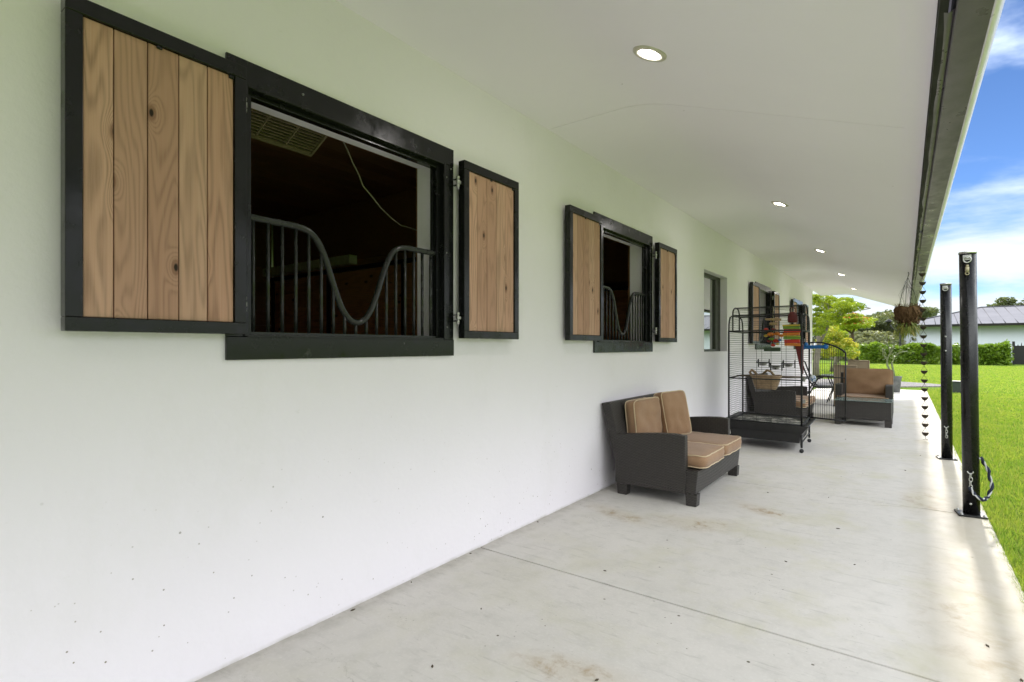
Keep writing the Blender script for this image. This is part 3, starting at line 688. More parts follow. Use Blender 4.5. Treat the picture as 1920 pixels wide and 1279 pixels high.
# tan sling chairs behind
TANSLING = m_simple('tan_sling', (.30, .235, .165), .8, 0, .2, .15, 8)
def sling(x0, x1, y, z1, label):
    t = thing('patio_chair', label, 'chair', ((x0+x1)/2, y, 0), 'tan patio chairs behind the armchair')
    fr = MB()
    for x in (x0, x1):
        fr.tube([(x, y+.05, 0), (x, y+.02, .44), (x, y-.05, z1)], .014, 8); fr.tube([(x, y+.55, 0), (x, y+.5, .42), (x, y+.02, .44)], .014, 8); fr.tube([(x, y+.5, .42), (x, y+.5, .62), (x, y, .64)], .014, 8)
    fr.tube([(x0, y-.05, z1), (x1, y-.05, z1)], .016, 8); fr.tube([(x0, y+.5, .42), (x1, y+.5, .42)], .014, 8); fr.build('frame', TANSLING, t)
    b = MB(); b.prism([(y+.015, .44), (y+.025, .44), (y-.040, z1-.01), (y-.050, z1-.01)], x0+.012, x1-.012, 'x'); b.build('backrest', TANSLING, t)
    s_ = MB(); s_.box(x0+.012, x1-.012, y+.03, y+.49, .425, .435); s_.build('seat', TANSLING, t); return t
sling(1.18, 1.60, 15.3, 1.01, 'tall tan patio chair behind the brown armchair, the one showing higher and to the right')
sling(1.02, 1.44, 13.9, .93, 'tan patio chair with a dark edge, between the armchair and the taller tan chair')
# black cantilever chair and round glass table
bc = thing('metal_chair', 'black bent-tube metal chair seen through the open cage door', 'chair', (.55, 14.2, 0))
for y in (13.95, 14.45):
    m = MB(); P_ = [(.30, y, 1.02), (.36, y, .98), (.42, y, .80), (.52, y, .55), (.60, y, .44), (.70, y, .41), (1.02, y, .43)]; m.tube(P_, .016, 8)
    m.tube([(.74, y, .62), (.63, y, .60), (.56, y, .45), (.44, y, .18), (.32, y, .0)], .015, 8); m.tube([(1.02, y, .43), (1.04, y, .30), (1.0, y, 0)], .015, 8); m.tube([(.50, y, .60), (.66, y, .66), (1.0, y, .66), (1.02, y, .43)], .013, 8)
    m.build('side_frame', BLACK_MATT, bc)
m = MB(); m.tube([(.30, 13.95, 1.02), (.30, 14.45, 1.02)], .015, 8); m.build('top_bar', BLACK_MATT, bc)
m = MB(); m.box(.60, 1.0, 13.96, 14.44, .425, .44); m.build('seat', BLACK_MATT, bc)
rt = thing('round_table', 'small round metal table with a pale top beside the black chair', 'table', (1.05, 15.0, 0))
m = MB(); m.lathe((1.05, 15.0, 0), [(0, .668), (.40, .668), (.415, .66), (.415, .645), (.40, .64), (0, .64)], 40); m.build('table_top', m_simple('pale_glass', (.45, .50, .50), .15, 0, .8, .1, 3), rt)
for k in range(4):
    a = R(45+90*k); m = MB(); m.tube([(1.05+.36*math.cos(a), 15+.36*math.sin(a), .64), (1.05+.22*math.cos(a), 15+.22*math.sin(a), .35), (1.05+.38*math.cos(a), 15+.38*math.sin(a), 0)], .013, 8); m.build('leg', BLACK_MATT, rt)

# ------------------------------------------------------------------ bird cage
UX = Vector((.9985, -.05, 0)); VY = Vector((-.035, .999, 0)); FR = Vector((1.243, 7.60, 0)); CW, CD = .895, .92
def C(a, b, z): return FR+UX*(a-CW)+VY*b+Vector((0, 0, z))
cg = thing('bird_cage', 'tall black wire bird cage with a double arched roof and an open door', 'bird cage', tuple(C(CW/2, CD/2, 0)))
zb, zsd = .35, 1.56      # floor of the cage, springing of the roof
fm = MB(); rp = .0125
IN = .245                # inner upper arch runs over b in [IN, CD-IN]
def arch(b0, b1, zlo, ztop, n=14, p=.8): return [((b0+b1)/2-(b1-b0)/2*math.cos(math.pi*i/n), zlo+(ztop-zlo)*abs(math.sin(math.pi*i/n))**p) for i in range(n+1)]
zmid, ztop = 1.785, 1.905
outer = arch(0, CD, zsd, 1.86, 16, .75)
for a in (0, CW):
    for b in (0, CD): fm.tube([C(a, b, .30), C(a, b, zsd)], rp, 6)
    left = [(b, z) for b, z in outer if b <= IN and z < zmid]+[(IN, zmid)]; right = [(CD-b, z) for b, z in left]
    fm.tube([C(a, b, z) for b, z in left], rp*.8, 6); fm.tube([C(a, b, z) for b, z in right], rp*.8, 6)
    for b in (IN, CD-IN): fm.tube([C(a, b, zsd), C(a, b, zmid)], rp*.8, 6)
    fm.tube([C(a, b, z) for b, z in arch(IN, CD-IN, zmid, ztop, 12, .7)], rp*.8, 6)
    for z in (zb, zsd, .92): fm.tube([C(a, 0, z), C(a, CD, z)], rp*.9, 6)
    fm.tube([C(a, IN, zmid), C(a, CD-IN, zmid)], rp*.8, 6)
for b in (0, CD):
    for z in (zb, zsd, .92): fm.tube([C(0, b, z), C(CW, b, z)], rp*(.9 if z != .92 else .75), 6)
for b in (IN, CD-IN): fm.tube([C(0, b, zmid), C(CW, b, zmid)], rp*.9, 6)
fm.tube([C(0, CD/2, ztop), C(CW, CD/2, ztop)], rp*.6, 6)
fm.box(-.02, .02, -.02, .02, 0, .0001, Matrix.Translation(C(CW, 0, .301)))
fm.build('frame', BLACK_MATT, cg)
wi = MB(); wr_ = .0021; z = zb+.03
while z < zsd-.01:
    wi.tube([C(0, 0, z), C(0, CD, z)], wr_, 4, False); wi.tube([C(0, CD, z), C(CW, CD, z)], wr_, 4, False); wi.tube([C(0, 0, z), C(CW, 0, z)], wr_*.62, 4, False); z += .0302
for k in range(1, 10): 
    a = CW*k/10
    if k in (2, 4, 6, 8): wi.tube([C(a, 0, zb), C(a, 0, zsd)], wr_, 4, False)
    if k in (3, 6, 8): wi.tube([C(a, CD, zb), C(a, CD, zsd)], wr_, 4, False)
for (b, z_) in arch(0, CD, zsd, 1.86, 40, .75):
    if (b < IN or b > CD-IN) and z_ < zmid: wi.tube([C(0, b, z_), C(CW, b, z_)], wr_*.8, 4, False)
for (b, z_) in arch(IN, CD-IN, zmid, ztop, 14, .7): wi.tube([C(0, b, z_), C(CW, b, z_)], wr_*.8, 4, False)
for a in (0, CW):
    for k in range(7):
        zz_ = zsd+.03*(k+1); wi.tube([C(a, .03+.018*k, zz_), C(a, CD-.03-.018*k, zz_)], wr_, 4, False)
    for k in range(4): zz_ = zmid+.025*(k+1); wi.tube([C(a, IN+.02+.025*k, zz_), C(a, CD-IN-.02-.025*k, zz_)], wr_*.9, 4, False)
wi.build('wire_mesh', BLACK_MATT, cg)
# flared seed skirt, tray and lower shelf
sk = MB(); o_, i_ = .075, .004
def ring4(e, z): return [C(-e, -e, z), C(CW+e, -e, z), C(CW+e, CD+e, z), C(-e, CD+e, z)]
A4, B4, C4 = ring4(.085, .345), ring4(.0, .235), ring4(.080, .350)
sk.add(A4+B4, [(0, 1, 5, 4), (1, 2, 6, 5), (2, 3, 7, 6), (3, 0, 4, 7)])
D4 = ring4(.006, .318)
sk.add(C4+D4, [(1, 0, 4, 5), (2, 1, 5, 6), (3, 2, 6, 7), (0, 3, 7, 4)]); sk.add(A4+C4, [(0, 4, 5, 1), (1, 5, 6, 2), (2, 6, 7, 3), (3, 7, 4, 0)])
sk.build('seed_skirt', GRIME, cg)
ty = MB(); ty.add(ring4(-.004, .322)+ring4(-.004, .300), [(0, 1, 2, 3), (7, 6, 5, 4), (0, 4, 5, 1), (1, 5, 6, 2), (2, 6, 7, 3), (3, 7, 4, 0)]); 
def m_tray():
    m = Mat('soiled_tray', (.02, .02, .02), .5); p = m.pos(); n = m.noise(p, 9, 7, .75, .4); m.base(m.mix(m.rng(n, .50, .60, 0, .95), (.016, .016, .016), (.62, .60, .54))); m.bump(n, .5, .01); return m.m
ty.build('tray', m_tray(), cg)
sh_ = MB(); sh_.add(ring4(-.01, .234)+ring4(-.03, .115), [(0, 1, 5, 4), (1, 2, 6, 5), (2, 3, 7, 6), (3, 0, 4, 7), (7, 6, 5, 4), (0, 3, 2, 1)]); sh_.build('lower_tray', GRIME, cg)
for (a, b) in ((.0, .0), (CW, .0), (CW, CD), (.0, CD)):
    lg = MB(); lg.tube([C(a, b, .232), C(a, b, .065)], .013, 8); lgo = lg.build('leg', BLACK_MATT, cg)
    w = MB(); p0 = C(a, b, .026); w.lathe(p0, [(0, -.010), (.022, -.010), (.026, -.006), (.026, .006), (.022, .010), (0, .010)], 18, Matrix.Rotation(R(90), 4, 'X') @ Matrix.Rotation(R(35), 4, 'Y')); w.build('caster', BLACK_MATT, lgo)
# side stretchers near the casters
m = MB(); m.tube([C(CW, .0, .13), C(CW, CD, .13)], .011, 6); m.tube([C(0, .0, .13), C(0, CD, .13)], .011, 6); m.build('stretcher', BLACK_MATT, cg)
# door, hinged on the far right post, swung out
HP = C(CW, CD, 0)+Vector((.0, .0, 0)); DD = Vector((math.cos(R(-20)), math.sin(R(-20)), 0)); DW = .475
def D(a, z): return HP+DD*a+Vector((0, 0, z))
dz0, dz1, dzt = .355, 1.27, 1.41
dr = MB(); ar = [(DW*i/14, dz1+(dzt-dz1)*math.sin(math.pi*min(1, (i/14)*.62+.38))**.8 if i < 14 else dz1) for i in range(15)]
dr.tube([D(0, dz0), D(0, ar[0][1])], .011, 6); dr.tube([D(DW, dz0), D(DW, dz1)], .011, 6); dr.tube([D(0, dz0), D(DW, dz0)], .011, 6); dr.tube([D(0, .93), D(DW, .93)], .008, 6); dr.tube([D(a, z) for a, z in ar], .0115, 6)
do = dr.build('door', BLACK_MATT, cg)
dw = MB()
for k in range(1, 16):
    a = DW*k/16; zt = np.interp(a, [p[0] for p in ar], [p[1] for p in ar]); dw.tube([D(a, dz0), D(a, zt)], .0026, 4, False)
for z in (.55, .74, 1.12, 1.25): dw.tube([D(0, z), D(DW, z)], .002, 4, False)
dw.build('bars', BLACK_MATT, do)
lt = MB(); lt.box(-.02, .02, -.012, .012, 0, .05, Matrix.Translation(C(CW+.01, .1, .90))); lt.box(-.02, .02, -.012, .012, 0, .05, Matrix.Translation(C(CW+.01, .12, .62))); lt.build('latch', CHROME, cg)
# feeding bowls in their brackets at the back
for i, a in enumerate((.30, .47, .64)):
    zc = (1.12, 1.07, 1.11)[i]; b = MB(); b.lathe(C(a, CD-.10, zc), [(0, -.05), (.045, -.045), (.062, 0), (.066, .004), (.058, 0), (.042, -.04), (0, -.044)], 20); bo = b.build('food_bowl', m_simple('steel_bowl', (.5, .5, .47), .3, .8), cg)
    q = MB(); q.tube([C(a-.075, CD-.02, zc+.045), C(a-.075, CD-.02, zc-.07)], .009, 6); q.tube([C(a+.075, CD-.02, zc+.045), C(a+.075, CD-.02, zc-.07)], .009, 6); q.tube([C(a-.08, CD-.02, zc+.03), C(a-.08, CD-.15, zc), C(a, CD-.17, zc), C(a+.08, CD-.15, zc), C(a+.08, CD-.02, zc+.03)], .006, 6); q.build('bracket', BLACK_MATT, bo)
# perch
m = MB(); m.tube([C(.01, .45, .93), C(.3, .46, .95), (C(.62, .47, .93)), C(CW-.01, .47, .94)], [.012, .014, .013, .012], 8); tag(m.build('perch', m_simple('perch_wood', (.14, .11, .08), .8)), 'dark wooden perch running across the inside of the bird cage', 'perch')

# toys
def tcol(n, c, r=.55): return m_simple(n, c, r, 0, .4, .2, 10)
ORG, REDC, GRN, YEL, DRED, BLU = tcol('toy_orange', (.62, .19, .02)), tcol('toy_red', (.50, .035, .02)), tcol('toy_green', (.16, .30, .03)), tcol('toy_yellow', (.60, .44, .05)), tcol('toy_maroon', (.13, .012, .012)), tcol('toy_blue', (.015, .14, .42), .35)
BLKW = tcol('toy_pale_wood', (.42, .30, .15)); GREENPL = tcol('toy_dark_green', (.06, .10, .06))
tx = C(.50, .42, 0); tt = thing('hanging_toy', 'orange and red beaded parrot toy hanging from the cage roof', 'bird toy', (tx.x, tx.y, 1.4))
m = MB(); m.tube([(tx.x, tx.y, 1.86), (tx.x, tx.y, 1.36)], .004, 6); m.tube([(tx.x, tx.y, 1.90), (tx.x+.008, tx.y, 1.86), (tx.x, tx.y, 1.82)], .006, 6); m.build('cord', CREAMM, tt)
m = MB(); m.box(-.10, .10, -.03, .03, -.014, .014, T(tx.x, tx.y, 1.725, 0, 3, 10)); m.box(-.045, .045, -.03, .03, -.02, .02, T(tx.x, tx.y, 1.665, 0, 0, 20)); m.build('wood_block', BLKW, tt, bevel=.003)
for k, (dx, dz, mt, r_) in enumerate(((-.09, 1.59, REDC, .03), (.0, 1.585, DRED, .035), (-.03, 1.52, ORG, .045), (.05, 1.525, ORG, .04), (.10, 1.50, ORG, .032), (-.09, 1.50, YEL, .028), (-.02, 1.455, GRN, .035), (.03, 1.43, REDC, .042), (-.05, 1.425, DRED, .034), (.0, 1.37, REDC, .032), (.05, 1.385, YEL, .022), (.085, 1.44, BLU, .026))):
    m = MB(); pr = [(r_*math.sin(math.pi*i/8), .62*r_*math.cos(math.pi*i/8)) for i in range(9)]; m.lathe((tx.x+dx, tx.y+.02*math.sin(k*2.), dz), pr, 14); m.build('bead', mt, tt)
sx_ = C(CW-.14, .22, 0); st = thing('block_toy', 'stack of green, red and orange toy slats hanging at the right of the cage', 'bird toy', (sx_.x, sx_.y, 1.5))
zz = 1.64
for i, (mt, h_) in enumerate(((YEL, .022), (GRN, .038), (REDC, .045), (ORG, .040), (YEL, .012), (GRN, .038), (REDC, .050), (ORG, .038))):
    m = MB(); w = .098-.002*(i > 5)*4; m.box(-w, w, -.05, .05, -h_+.002, 0, T(sx_.x+.006*((i*7) % 3-1)+.012*(i > 5), sx_.y, zz, 0, 1.5*((i*5) % 3-1), 3*i % 7)); m.build('slat', mt, st, bevel=.003); zz -= h_
m = MB(); m.tube([(sx_.x, sx_.y, 1.66), (sx_.x, sx_.y, 1.86)], .004, 6); m.build('cord', CREAMM, st)
bx = C(CW-.13, .23, 0)
m = MB(); m.lathe((bx.x, bx.y, 0), [(.0, 1.665), (.055, 1.668), (.062, 1.70), (.058, 1.76), (.035, 1.80), (.0, 1.812)], 16); o = m.build('bell_toy', DRED); tag(o, 'dark red bell-shaped toy above the coloured slats in the cage', 'bird toy')
m = MB(); m.tube([(bx.x-.03, bx.y, 1.80), (bx.x-.035, bx.y, 1.85), (bx.x, bx.y, 1.87), (bx.x+.035, bx.y, 1.85), (bx.x+.03, bx.y, 1.80)], .005, 6); m.build('handle', DRED, o)
m = MB(); P0 = C(CW-.06, .25, 0)
m.prism([(-.045, 1.37), (.055, 1.37), (.055, 1.0), (.03, .97), (.012, 1.08)], -.006, .006, 'y', Matrix.Translation((P0.x, P0.y, 0))); tag(m.build('cloth_strip', DRED, None), 'dark maroon cloth strip hanging below the coloured slats', 'cloth strip')
m = MB(); gp = C(.42, CD-.05, 1.31); m.box(-.11, .11, -.02, .02, -.028, .028, T(gp.x, gp.y, gp.z)); tag(m.build('green_bar_toy', GREENPL, bevel=.004), 'small dark green bar clipped to the back wires of the cage', 'bird toy')
# woven hammock
hm = thing('woven_basket', 'woven tan hanging basket in the middle of the bird cage', 'basket', tuple(C(.42, .45, .85)))
m = MB(); hv = []; nu, nv = 30, 14; hc = C(.405, .46, 0)
for j in range(nv+1):
    t_ = j/nv; zz_ = .935-.175*t_
    for i in range(nu):
        a = 2*math.pi*i/nu; w = (.185-.055*t_**1.5); d_ = .11-.03*t_; k = .003 if (i+j) % 2 else -.003
        hv.append((hc.x+(w+k)*math.copysign(abs(math.cos(a))**.7, math.cos(a)), hc.y+(d_+k)*math.copysign(abs(math.sin(a))**.7, math.sin(a)), zz_+.012*math.cos(a)*0+.008*math.sin(3*a)))
fs = [(j*nu+i, j*nu+(i+1) % nu, (j+1)*nu+(i+1) % nu, (j+1)*nu+i) for j in range(nv) for i in range(nu)]+[tuple(nv*nu+i for i in range(nu))]
WOV = m_fabric('woven_rope', (.34, .24, .15), (.22, .15, .09), 6.)
m.add(hv, fs, True); m.build('body', WOV, hm)
m = MB(); ring = [(hc.x+.19*math.cos(a), hc.y+.112*math.sin(a), .94+.008*math.sin(3*a)) for a in [2*math.pi*i/24 for i in range(24)]]; m.tube(ring, .014, 8, closed=True)
m.tube([(hc.x-.19, hc.y, .94), (hc.x-.215, hc.y, .985), (hc.x-.19, hc.y, 1.02), (hc.x-.15, hc.y, .99), (hc.x-.12, hc.y, .95)], .018, 8)
m.tube([(hc.x-.05, hc.y, .96), (hc.x+.01, hc.y, 1.02), (hc.x+.06, hc.y, 1.0), (hc.x+.10, hc.y, .95)], .016, 8); m.build('rim', WOV, hm)
# blue toy on the door top
bt = MB(); N_ = 26
prb = [(.0, -.175), (.024, -.17), (.036, -.155), (.036, -.13), (.026, -.115), (.024, -.10)]
for i in range(9): prb += [(.022+.006*(i % 2), -.09+.0225*i)]
prb += [(.026, .115), (.036, .13), (.036, .155), (.024, .17), (.0, .175)]
bp = D(.12, 1.345)-DD*.05; bt.lathe((bp.x, bp.y-.02, bp.z), prb, 18, Matrix.Rotation(R(-8), 4, 'Z') @ Matrix.Rotation(R(88), 4, 'Y')); bt.lathe((bp.x-.10, bp.y-.02, bp.z+.03), [(.03, -.01), (.02, .02), (.0, .045)], 12)
tag(bt.build('blue_toy', BLU), 'blue knobbly plastic bar toy resting on top of the open cage door', 'bird toy')
mb_ = MB(); q_ = D(.055, .0); mb_.lathe((q_.x, q_.y-.05, .905), [(.045*math.sin(math.pi*i/10), -.05*math.cos(math.pi*i/10)) for i in range(11)], 18)
def m_bw():
    m = Mat('blue_white_glaze', (.6, .65, .7), .25); n = m.noise(m.pos(), 26, 3, .6); m.base(m.mix(m.rng(n, .46, .56), (.62, .66, .70), (.06, .13, .35))); return m.m
bo_ = mb_.build('ball_toy', m_bw()); tag(bo_, 'small blue and white ball hanging from the bars of the open cage door', 'ball'); m = MB(); m.tube([(q_.x, q_.y-.05, .95), (q_.x, q_.y-.03, 1.10), (q_.x, q_.y, 1.12)], .003, 5); m.build('cord', BLACK_MATT, bo_)

# ------------------------------------------------------------------ rain chain
rc = thing('rain_chain', 'bronze cup rain chain hanging from the gutter to the walkway', 'rain chain', (2.52, 9.68, 0))
ncup = 19; zt_, zb_ = 2.40, .105; RX0, RX1 = 2.496, 2.531
cup_me = None; lk = MB()
for i in range(ncup):
    t_ = i/(ncup-1); z = zt_+(zb_-zt_)*t_; x = RX0+(RX1-RX0)*t_
    if cup_me is None:
        c = MB(); c.lathe((0, 0, 0), [(.007, -.042), (.020, -.036), (.034, -.018), (.041, .004), (.043, .006), (.038, .0), (.030, -.018), (.016, -.032), (.006, -.036)], 20); c.box(-.004, .004, -.004, .004, -.055, -.036)
        co = c.build('cup', COPPER); cup_me = co.data; cb_ = co
    else: co = cb_.copy(); scene.collection.objects.link(co)
    co.parent = rc; co.location = Vector((x, 9.68, z))-Vector(rc.location)
    if i < ncup-1:
        t2 = (i+1)/(ncup-1); z2 = zt_+(zb_-zt_)*t2; x2 = RX0+(RX1-RX0)*t2; zz_ = z-.055
        for s_ in (-1, 1): lk.tube([(x, 9.68, zz_), (x2+s_*.037, 9.68, z2+.004)], .0022, 5)
    else: lk.tube([(x, 9.68, z-.05), (x, 9.68, .03), (x+.03, 9.68, .012), (x-.03, 9.68, .012)], .003, 5)
for s_ in (-1, 1): lk.tube([(RX0, 9.68, 2.44), (RX0+s_*.037, 9.68, 2.404)], .0022, 5)
lk.build('links', COPPER, rc)

# ------------------------------------------------------------------ hanging planter
COIR = m_simple('coir_husk', (.15, .088, .045), .95, 0, .1, .55, 18, .9)
HP_ = (2.325, 10.4)
hb = thing('hanging_planter', 'hanging coconut-husk basket with trailing yellow green leaves under the eave', 'planter', (HP_[0], HP_[1], 1.85))
m = MB(); vs = []; n1_, n2_ = 40, 16
for j in range(n2_+1):
    t_ = j/n2_; zz_ = 1.975-.33*t_; rr = .165*math.sin(math.pi*(.34+.60*t_**.8))**.85 if t_ < .62 else .165*math.sin(math.pi*(.34+.60*t_**.8))**.85*.98
    for i in range(n1_):
        a = 2*math.pi*i/n1_; k = 1+.10*mnoise.noise(Vector((math.cos(a)*2.5, math.sin(a)*2.5, t_*4)))+.05*math.sin(a*9+t_*3)
        vs.append((HP_[0]+rr*k*math.cos(a), HP_[1]+rr*k*math.sin(a), zz_+.01*math.sin(5*a)))
m.add(vs, [(j*n1_+i, j*n1_+(i+1) % n1_, (j+1)*n1_+(i+1) % n1_, (j+1)*n1_+i) for j in range(n2_) for i in range(n1_)]+[tuple(range(n1_)), tuple(n2_*n1_+i for i in range(n1_))], True)
bsk = m.build('basket', COIR, hb)
m = MB()
for i in range(90):      # curled husk strips and loose fibres
    a = rnd.uniform(0, 6.28); r0 = .15+rnd.uniform(-.01, .03); zz_ = rnd.uniform(1.74, 1.99); sw = rnd.uniform(-.5, .5); P_ = []
    for k in range(6):
        t_ = k/5; aa = a+sw*t_; rz = r0*(1.08 if k in (2, 3) else .97)+rnd.uniform(-.012, .016)*(zz_ > 1.9); P_.append((HP_[0]+rz*math.cos(aa)*(1-.25*t_*(zz_ < 1.84)), HP_[1]+rz*math.sin(aa)*(1-.25*t_*(zz_ < 1.84)), zz_-.10*t_+rnd.uniform(-.012, .012)))
    m.tube(P_, [rnd.uniform(.004, .010)]*6, 5)
for i in range(160):
    a = rnd.uniform(0, 6.28); r0 = rnd.uniform(.09, .17); x, y = HP_[0]+r0*math.cos(a), HP_[1]+r0*math.sin(a); m.tube([(x, y, 1.95), (x+rnd.uniform(-.03, .03), y+rnd.uniform(-.03, .03), rnd.uniform(1.98, 2.035))], .0018, 4)
m.build('husk', COIR, bsk)
m = MB(); hk = (2.33, 10.4, 2.44)
for a in (R(20), R(140), R(260)): m.tube([(hk[0], hk[1], hk[2]), (HP_[0]+.09*math.cos(a), HP_[1]+.09*math.sin(a), 2.2), (HP_[0]+.15*math.cos(a), HP_[1]+.15*math.sin(a), 1.96)], .0035, 5)
m.tube([(hk[0], hk[1], 2.53), (hk[0]+.015, hk[1], 2.49), hk], .005, 6)
for i in range(14):
    a = rnd.uniform(0, 6.28); x, y = HP_[0]+.11*math.cos(a), HP_[1]+.11*math.sin(a); m.tube([(x, y, 1.97), (x+rnd.uniform(-.06, .06), y+rnd.uniform(-.05, .05), 2.1+rnd.uniform(0, .12)), (hk[0]-rnd.uniform(0, .05), y, 2.3+rnd.uniform(0, .1))], .0012, 4)
m.build('chain', BLACK_MATT, hb)
def blade(rng, p0, d, L_, w, droop):
    """one strap leaf as two quads' worth of verts -> returns 8 verts (2 quads)"""
    side = np.cross(d, (0, 0, 1)); nn = np.linalg.norm(side); side = side/nn if nn > 1e-6 else np.array((1., 0, 0))
    p1 = p0+d*L_*.5; p2 = p1+(d+np.array((0, 0, -droop)))*L_*.5
    return [p0-side*w*.4, p0+side*w*.4, p1+side*w, p1-side*w, p1-side*w, p1+side*w, p2+side*w*.15, p2-side*w*.15]
rg = np.random.default_rng(3); L8 = []
for i in range(230):
    a = rg.uniform(0, 6.28); ra = rg.uniform(.04, .13); p0 = np.array((HP_[0]+ra*math.cos(a), HP_[1]+ra*math.sin(a), rg.uniform(1.60, 1.76))); d = np.array((math.cos(a)*rg.uniform(.3, 1), math.sin(a)*rg.uniform(.3, 1), rg.uniform(-1, .25))); d /= np.linalg.norm(d)
    L8 += blade(rg, p0, d, rg.uniform(.07, .17), rg.uniform(.006, .014), rg.uniform(.3, 1.1))
raw_mesh('leaves', np.array(L8), 4, m_leaf('planter_leaf', (.20, .24, .05), (.13, .19, .04), (.34, .27, .08), .35, 9), hb)

# ------------------------------------------------------------------ tether posts
BOLT = m_simple('pale_bolt', (.60, .60, .58), .35, .6)
def post(x, y, lean, label, hook):
    t = thing('tether_post', label, 'post', (x, y, 0), 'black tubular posts at the slab edge')
    r_ = .0545; top = 2.105; L = lambda z: x-lean*z/top
    m = MB(); m.tube([(L(.012), y, .012), (L(1), y, 1.0), (L(top), y, top)], r_, 40); m.build('tube', BLACK, t)
    m = MB(); m.lathe((L(top), y, top), [(r_+.001, -.012), (r_+.0035, -.010), (r_+.0035, .002), (r_, .006), (0, .008)], 40); m.build('cap', CHROME, t)
    m = MB(); m.box(-.095, .085, -.085, .085, .0, .014, T(x, y, .001, 0, 0, 8)); bp = m.build('base_plate', BLACK_MATT, t, bevel=.003)
    for (u, v) in ((-.075, -.065), (.066, -.065), (-.075, .065), (.066, .065)):
        m = MB(); q = T(x, y, 0, 0, 0, 8) @ Vector((u, v, .015)); m.lathe(q, [(0, .014), (.008, .013), (.009, .003), (.013, .002), (.013, 0)], 8); m.build('anchor_bolt', BOLT, bp)
    fc = lambda z, o=0.: Vector((L(z)+math.sin(R(-8))*(r_+o), y-math.cos(R(-8))*(r_+o), z))
    m = MB(); p_ = fc(2.058, .002); m.box(-.026, .026, -.004, .004, -.020, .022, T(*p_, 0, 0, -8)); m.tube([p_+Vector((-.016, -.006, .0)), p_+Vector((0, -.012, -.004)), p_+Vector((.016, -.006, 0))], .006, 8)
    m.tube([p_+Vector((.024*math.sin(a), -.012, -.022-.024*math.cos(a)+.006)) for a in [2*math.pi*i/20 for i in range(20)]], .0045, 8, closed=True); m.build('tie_ring', BOLT, t)
    if hook:
        m = MB(); p_ = fc(1.965, .006); m.tube([p_+Vector((0, -.004, .035)), p_+Vector((0, -.004, .018))], .009, 8); m.tube([p_+Vector((0, -.004, .018)), p_+Vector((0, -.004, -.022))], .013, 10); m.tube([p_+Vector((.011*math.sin(a), -.004, -.033-.011*math.cos(a))) for a in [2*math.pi*i/14 for i in range(14)]], .004, 6, closed=True); m.build('snap_hook', CREAMM, t)
    # lower eye bolt and chain links
    m = MB(); zz_ = .36 if hook else .40; p_ = fc(zz_, .002)
    m.tube([p_+Vector((.018*math.cos(a), -.006, .018*math.sin(a))) for a in [math.pi+math.pi*i/8 for i in range(9)]], .0045, 6)
    for k in range(4):
        c_ = p_+Vector((.003*(k % 2), -.006, -.034-.030*k)); ax = Vector((1, 0, 0)) if k % 2 else Vector((.35, -.7, 0)); m.tube([c_+ax*.010*math.cos(a)+Vector((0, 0, .019*math.sin(a))) for a in [2*math.pi*i/12 for i in range(12)]], .0035, 6, closed=True)
    m.build('chain', BOLT, t)
    for zb2 in ((.10,) if hook else (1.47, 1.30)):
        m = MB(); p_ = fc(zb2); m.lathe(p_, [(0, .005), (.006, .004), (.009, 0)], 10, Matrix.Rotation(R(-8), 4, 'Z') @ Matrix.Rotation(R(90), 4, 'X')); m.build('bolt', BOLT, t)
    return t, fc
p1, fc1 = post(2.727, 5.61, .024, 'near black tubular post with a snap hook on top and a rope at its foot', True)
p2, fc2 = post(2.703, 8.25, .012, 'far black tubular post with two white bolts halfway up', False)
# rope loop on the near post
e = fc1(.235, .014); P_ = []
ctl = [(0, 0, 0), (.02, -.01, -.05), (.065, -.01, -.088), (.105, .03, -.075), (.128, .06, -.02), (.132, .07, .05), (.112, .07, .13), (.085, .06, .20), (.062, .04, .235)]
for i in range(33):
    q = i/32*(len(ctl)-1); k = min(int(q), len(ctl)-2); f_ = q-k; g_ = f_*f_*(3-2*f_)*.5+f_*.5
    P_.append(e+Vector(ctl[k]).lerp(Vector(ctl[k+1]), g_))
def braid(mb, pts, r_, ph, k=2.2):
    out = []
    for i, p in enumerate(pts):
        t_ = (pts[min(i+1, len(pts)-1)]-pts[max(i-1, 0)]).normalized(); a = t_.orthogonal().normalized(); b = t_.cross(a); an = ph+i*k*.45; out.append(p+(a*math.cos(an)+b*math.sin(an))*r_)
    mb.tube(out, r_*1.15, 7)
rr_ = thing('rope', 'short black and white braided rope looped from the foot of the near post', 'rope', tuple(e))
m = MB(); braid(m, P_, .0085, 0); m.build('dark_strand', m_simple('navy_rope', (.02, .025, .05), .9), rr_)
m = MB(); braid(m, P_, .0050, 3.14); m.build('pale_strand', m_simple('white_rope', (.6, .6, .62), .9), rr_)

# ------------------------------------------------------------------ potted plant, utility box
pp = thing('potted_plant', 'grey pot with a bare-stemmed succulent shrub at the end of the walkway', 'plant', (2.03, 19.5, 0))
m = MB(); m.lathe((2.03, 19.5, 0), [(0, 0), (.14, 0), (.175, .40), (.19, .44), (.19, .47), (.165, .47), (.16, .42), (0, .41)], 28); m.build('pot', m_simple('weathered_grey_pot', (.20, .21, .21), .8, 0, .3, .5, 8), pp)
m = MB(); stems = [[(2.0, 19.5, .4), (1.93, 19.5, .62), (1.86, 19.48, .80), (1.86, 19.45, .98), (1.93, 19.4, 1.16), (1.90, 19.4, 1.36), (1.82, 19.4, 1.5)], [(2.04, 19.5, .4), (2.0, 19.5, .65), (1.97, 19.5, .85), (2.04, 19.5, 1.06), (2.16, 19.5, 1.18), (2.34, 19.5, 1.21)], [(1.93, 19.4, 1.16), (2.02, 19.4, 1.33), (2.05, 19.4, 1.5)], [(1.86, 19.45, .98), (1.77, 19.4, 1.1), (1.75, 19.35, 1.28)]]
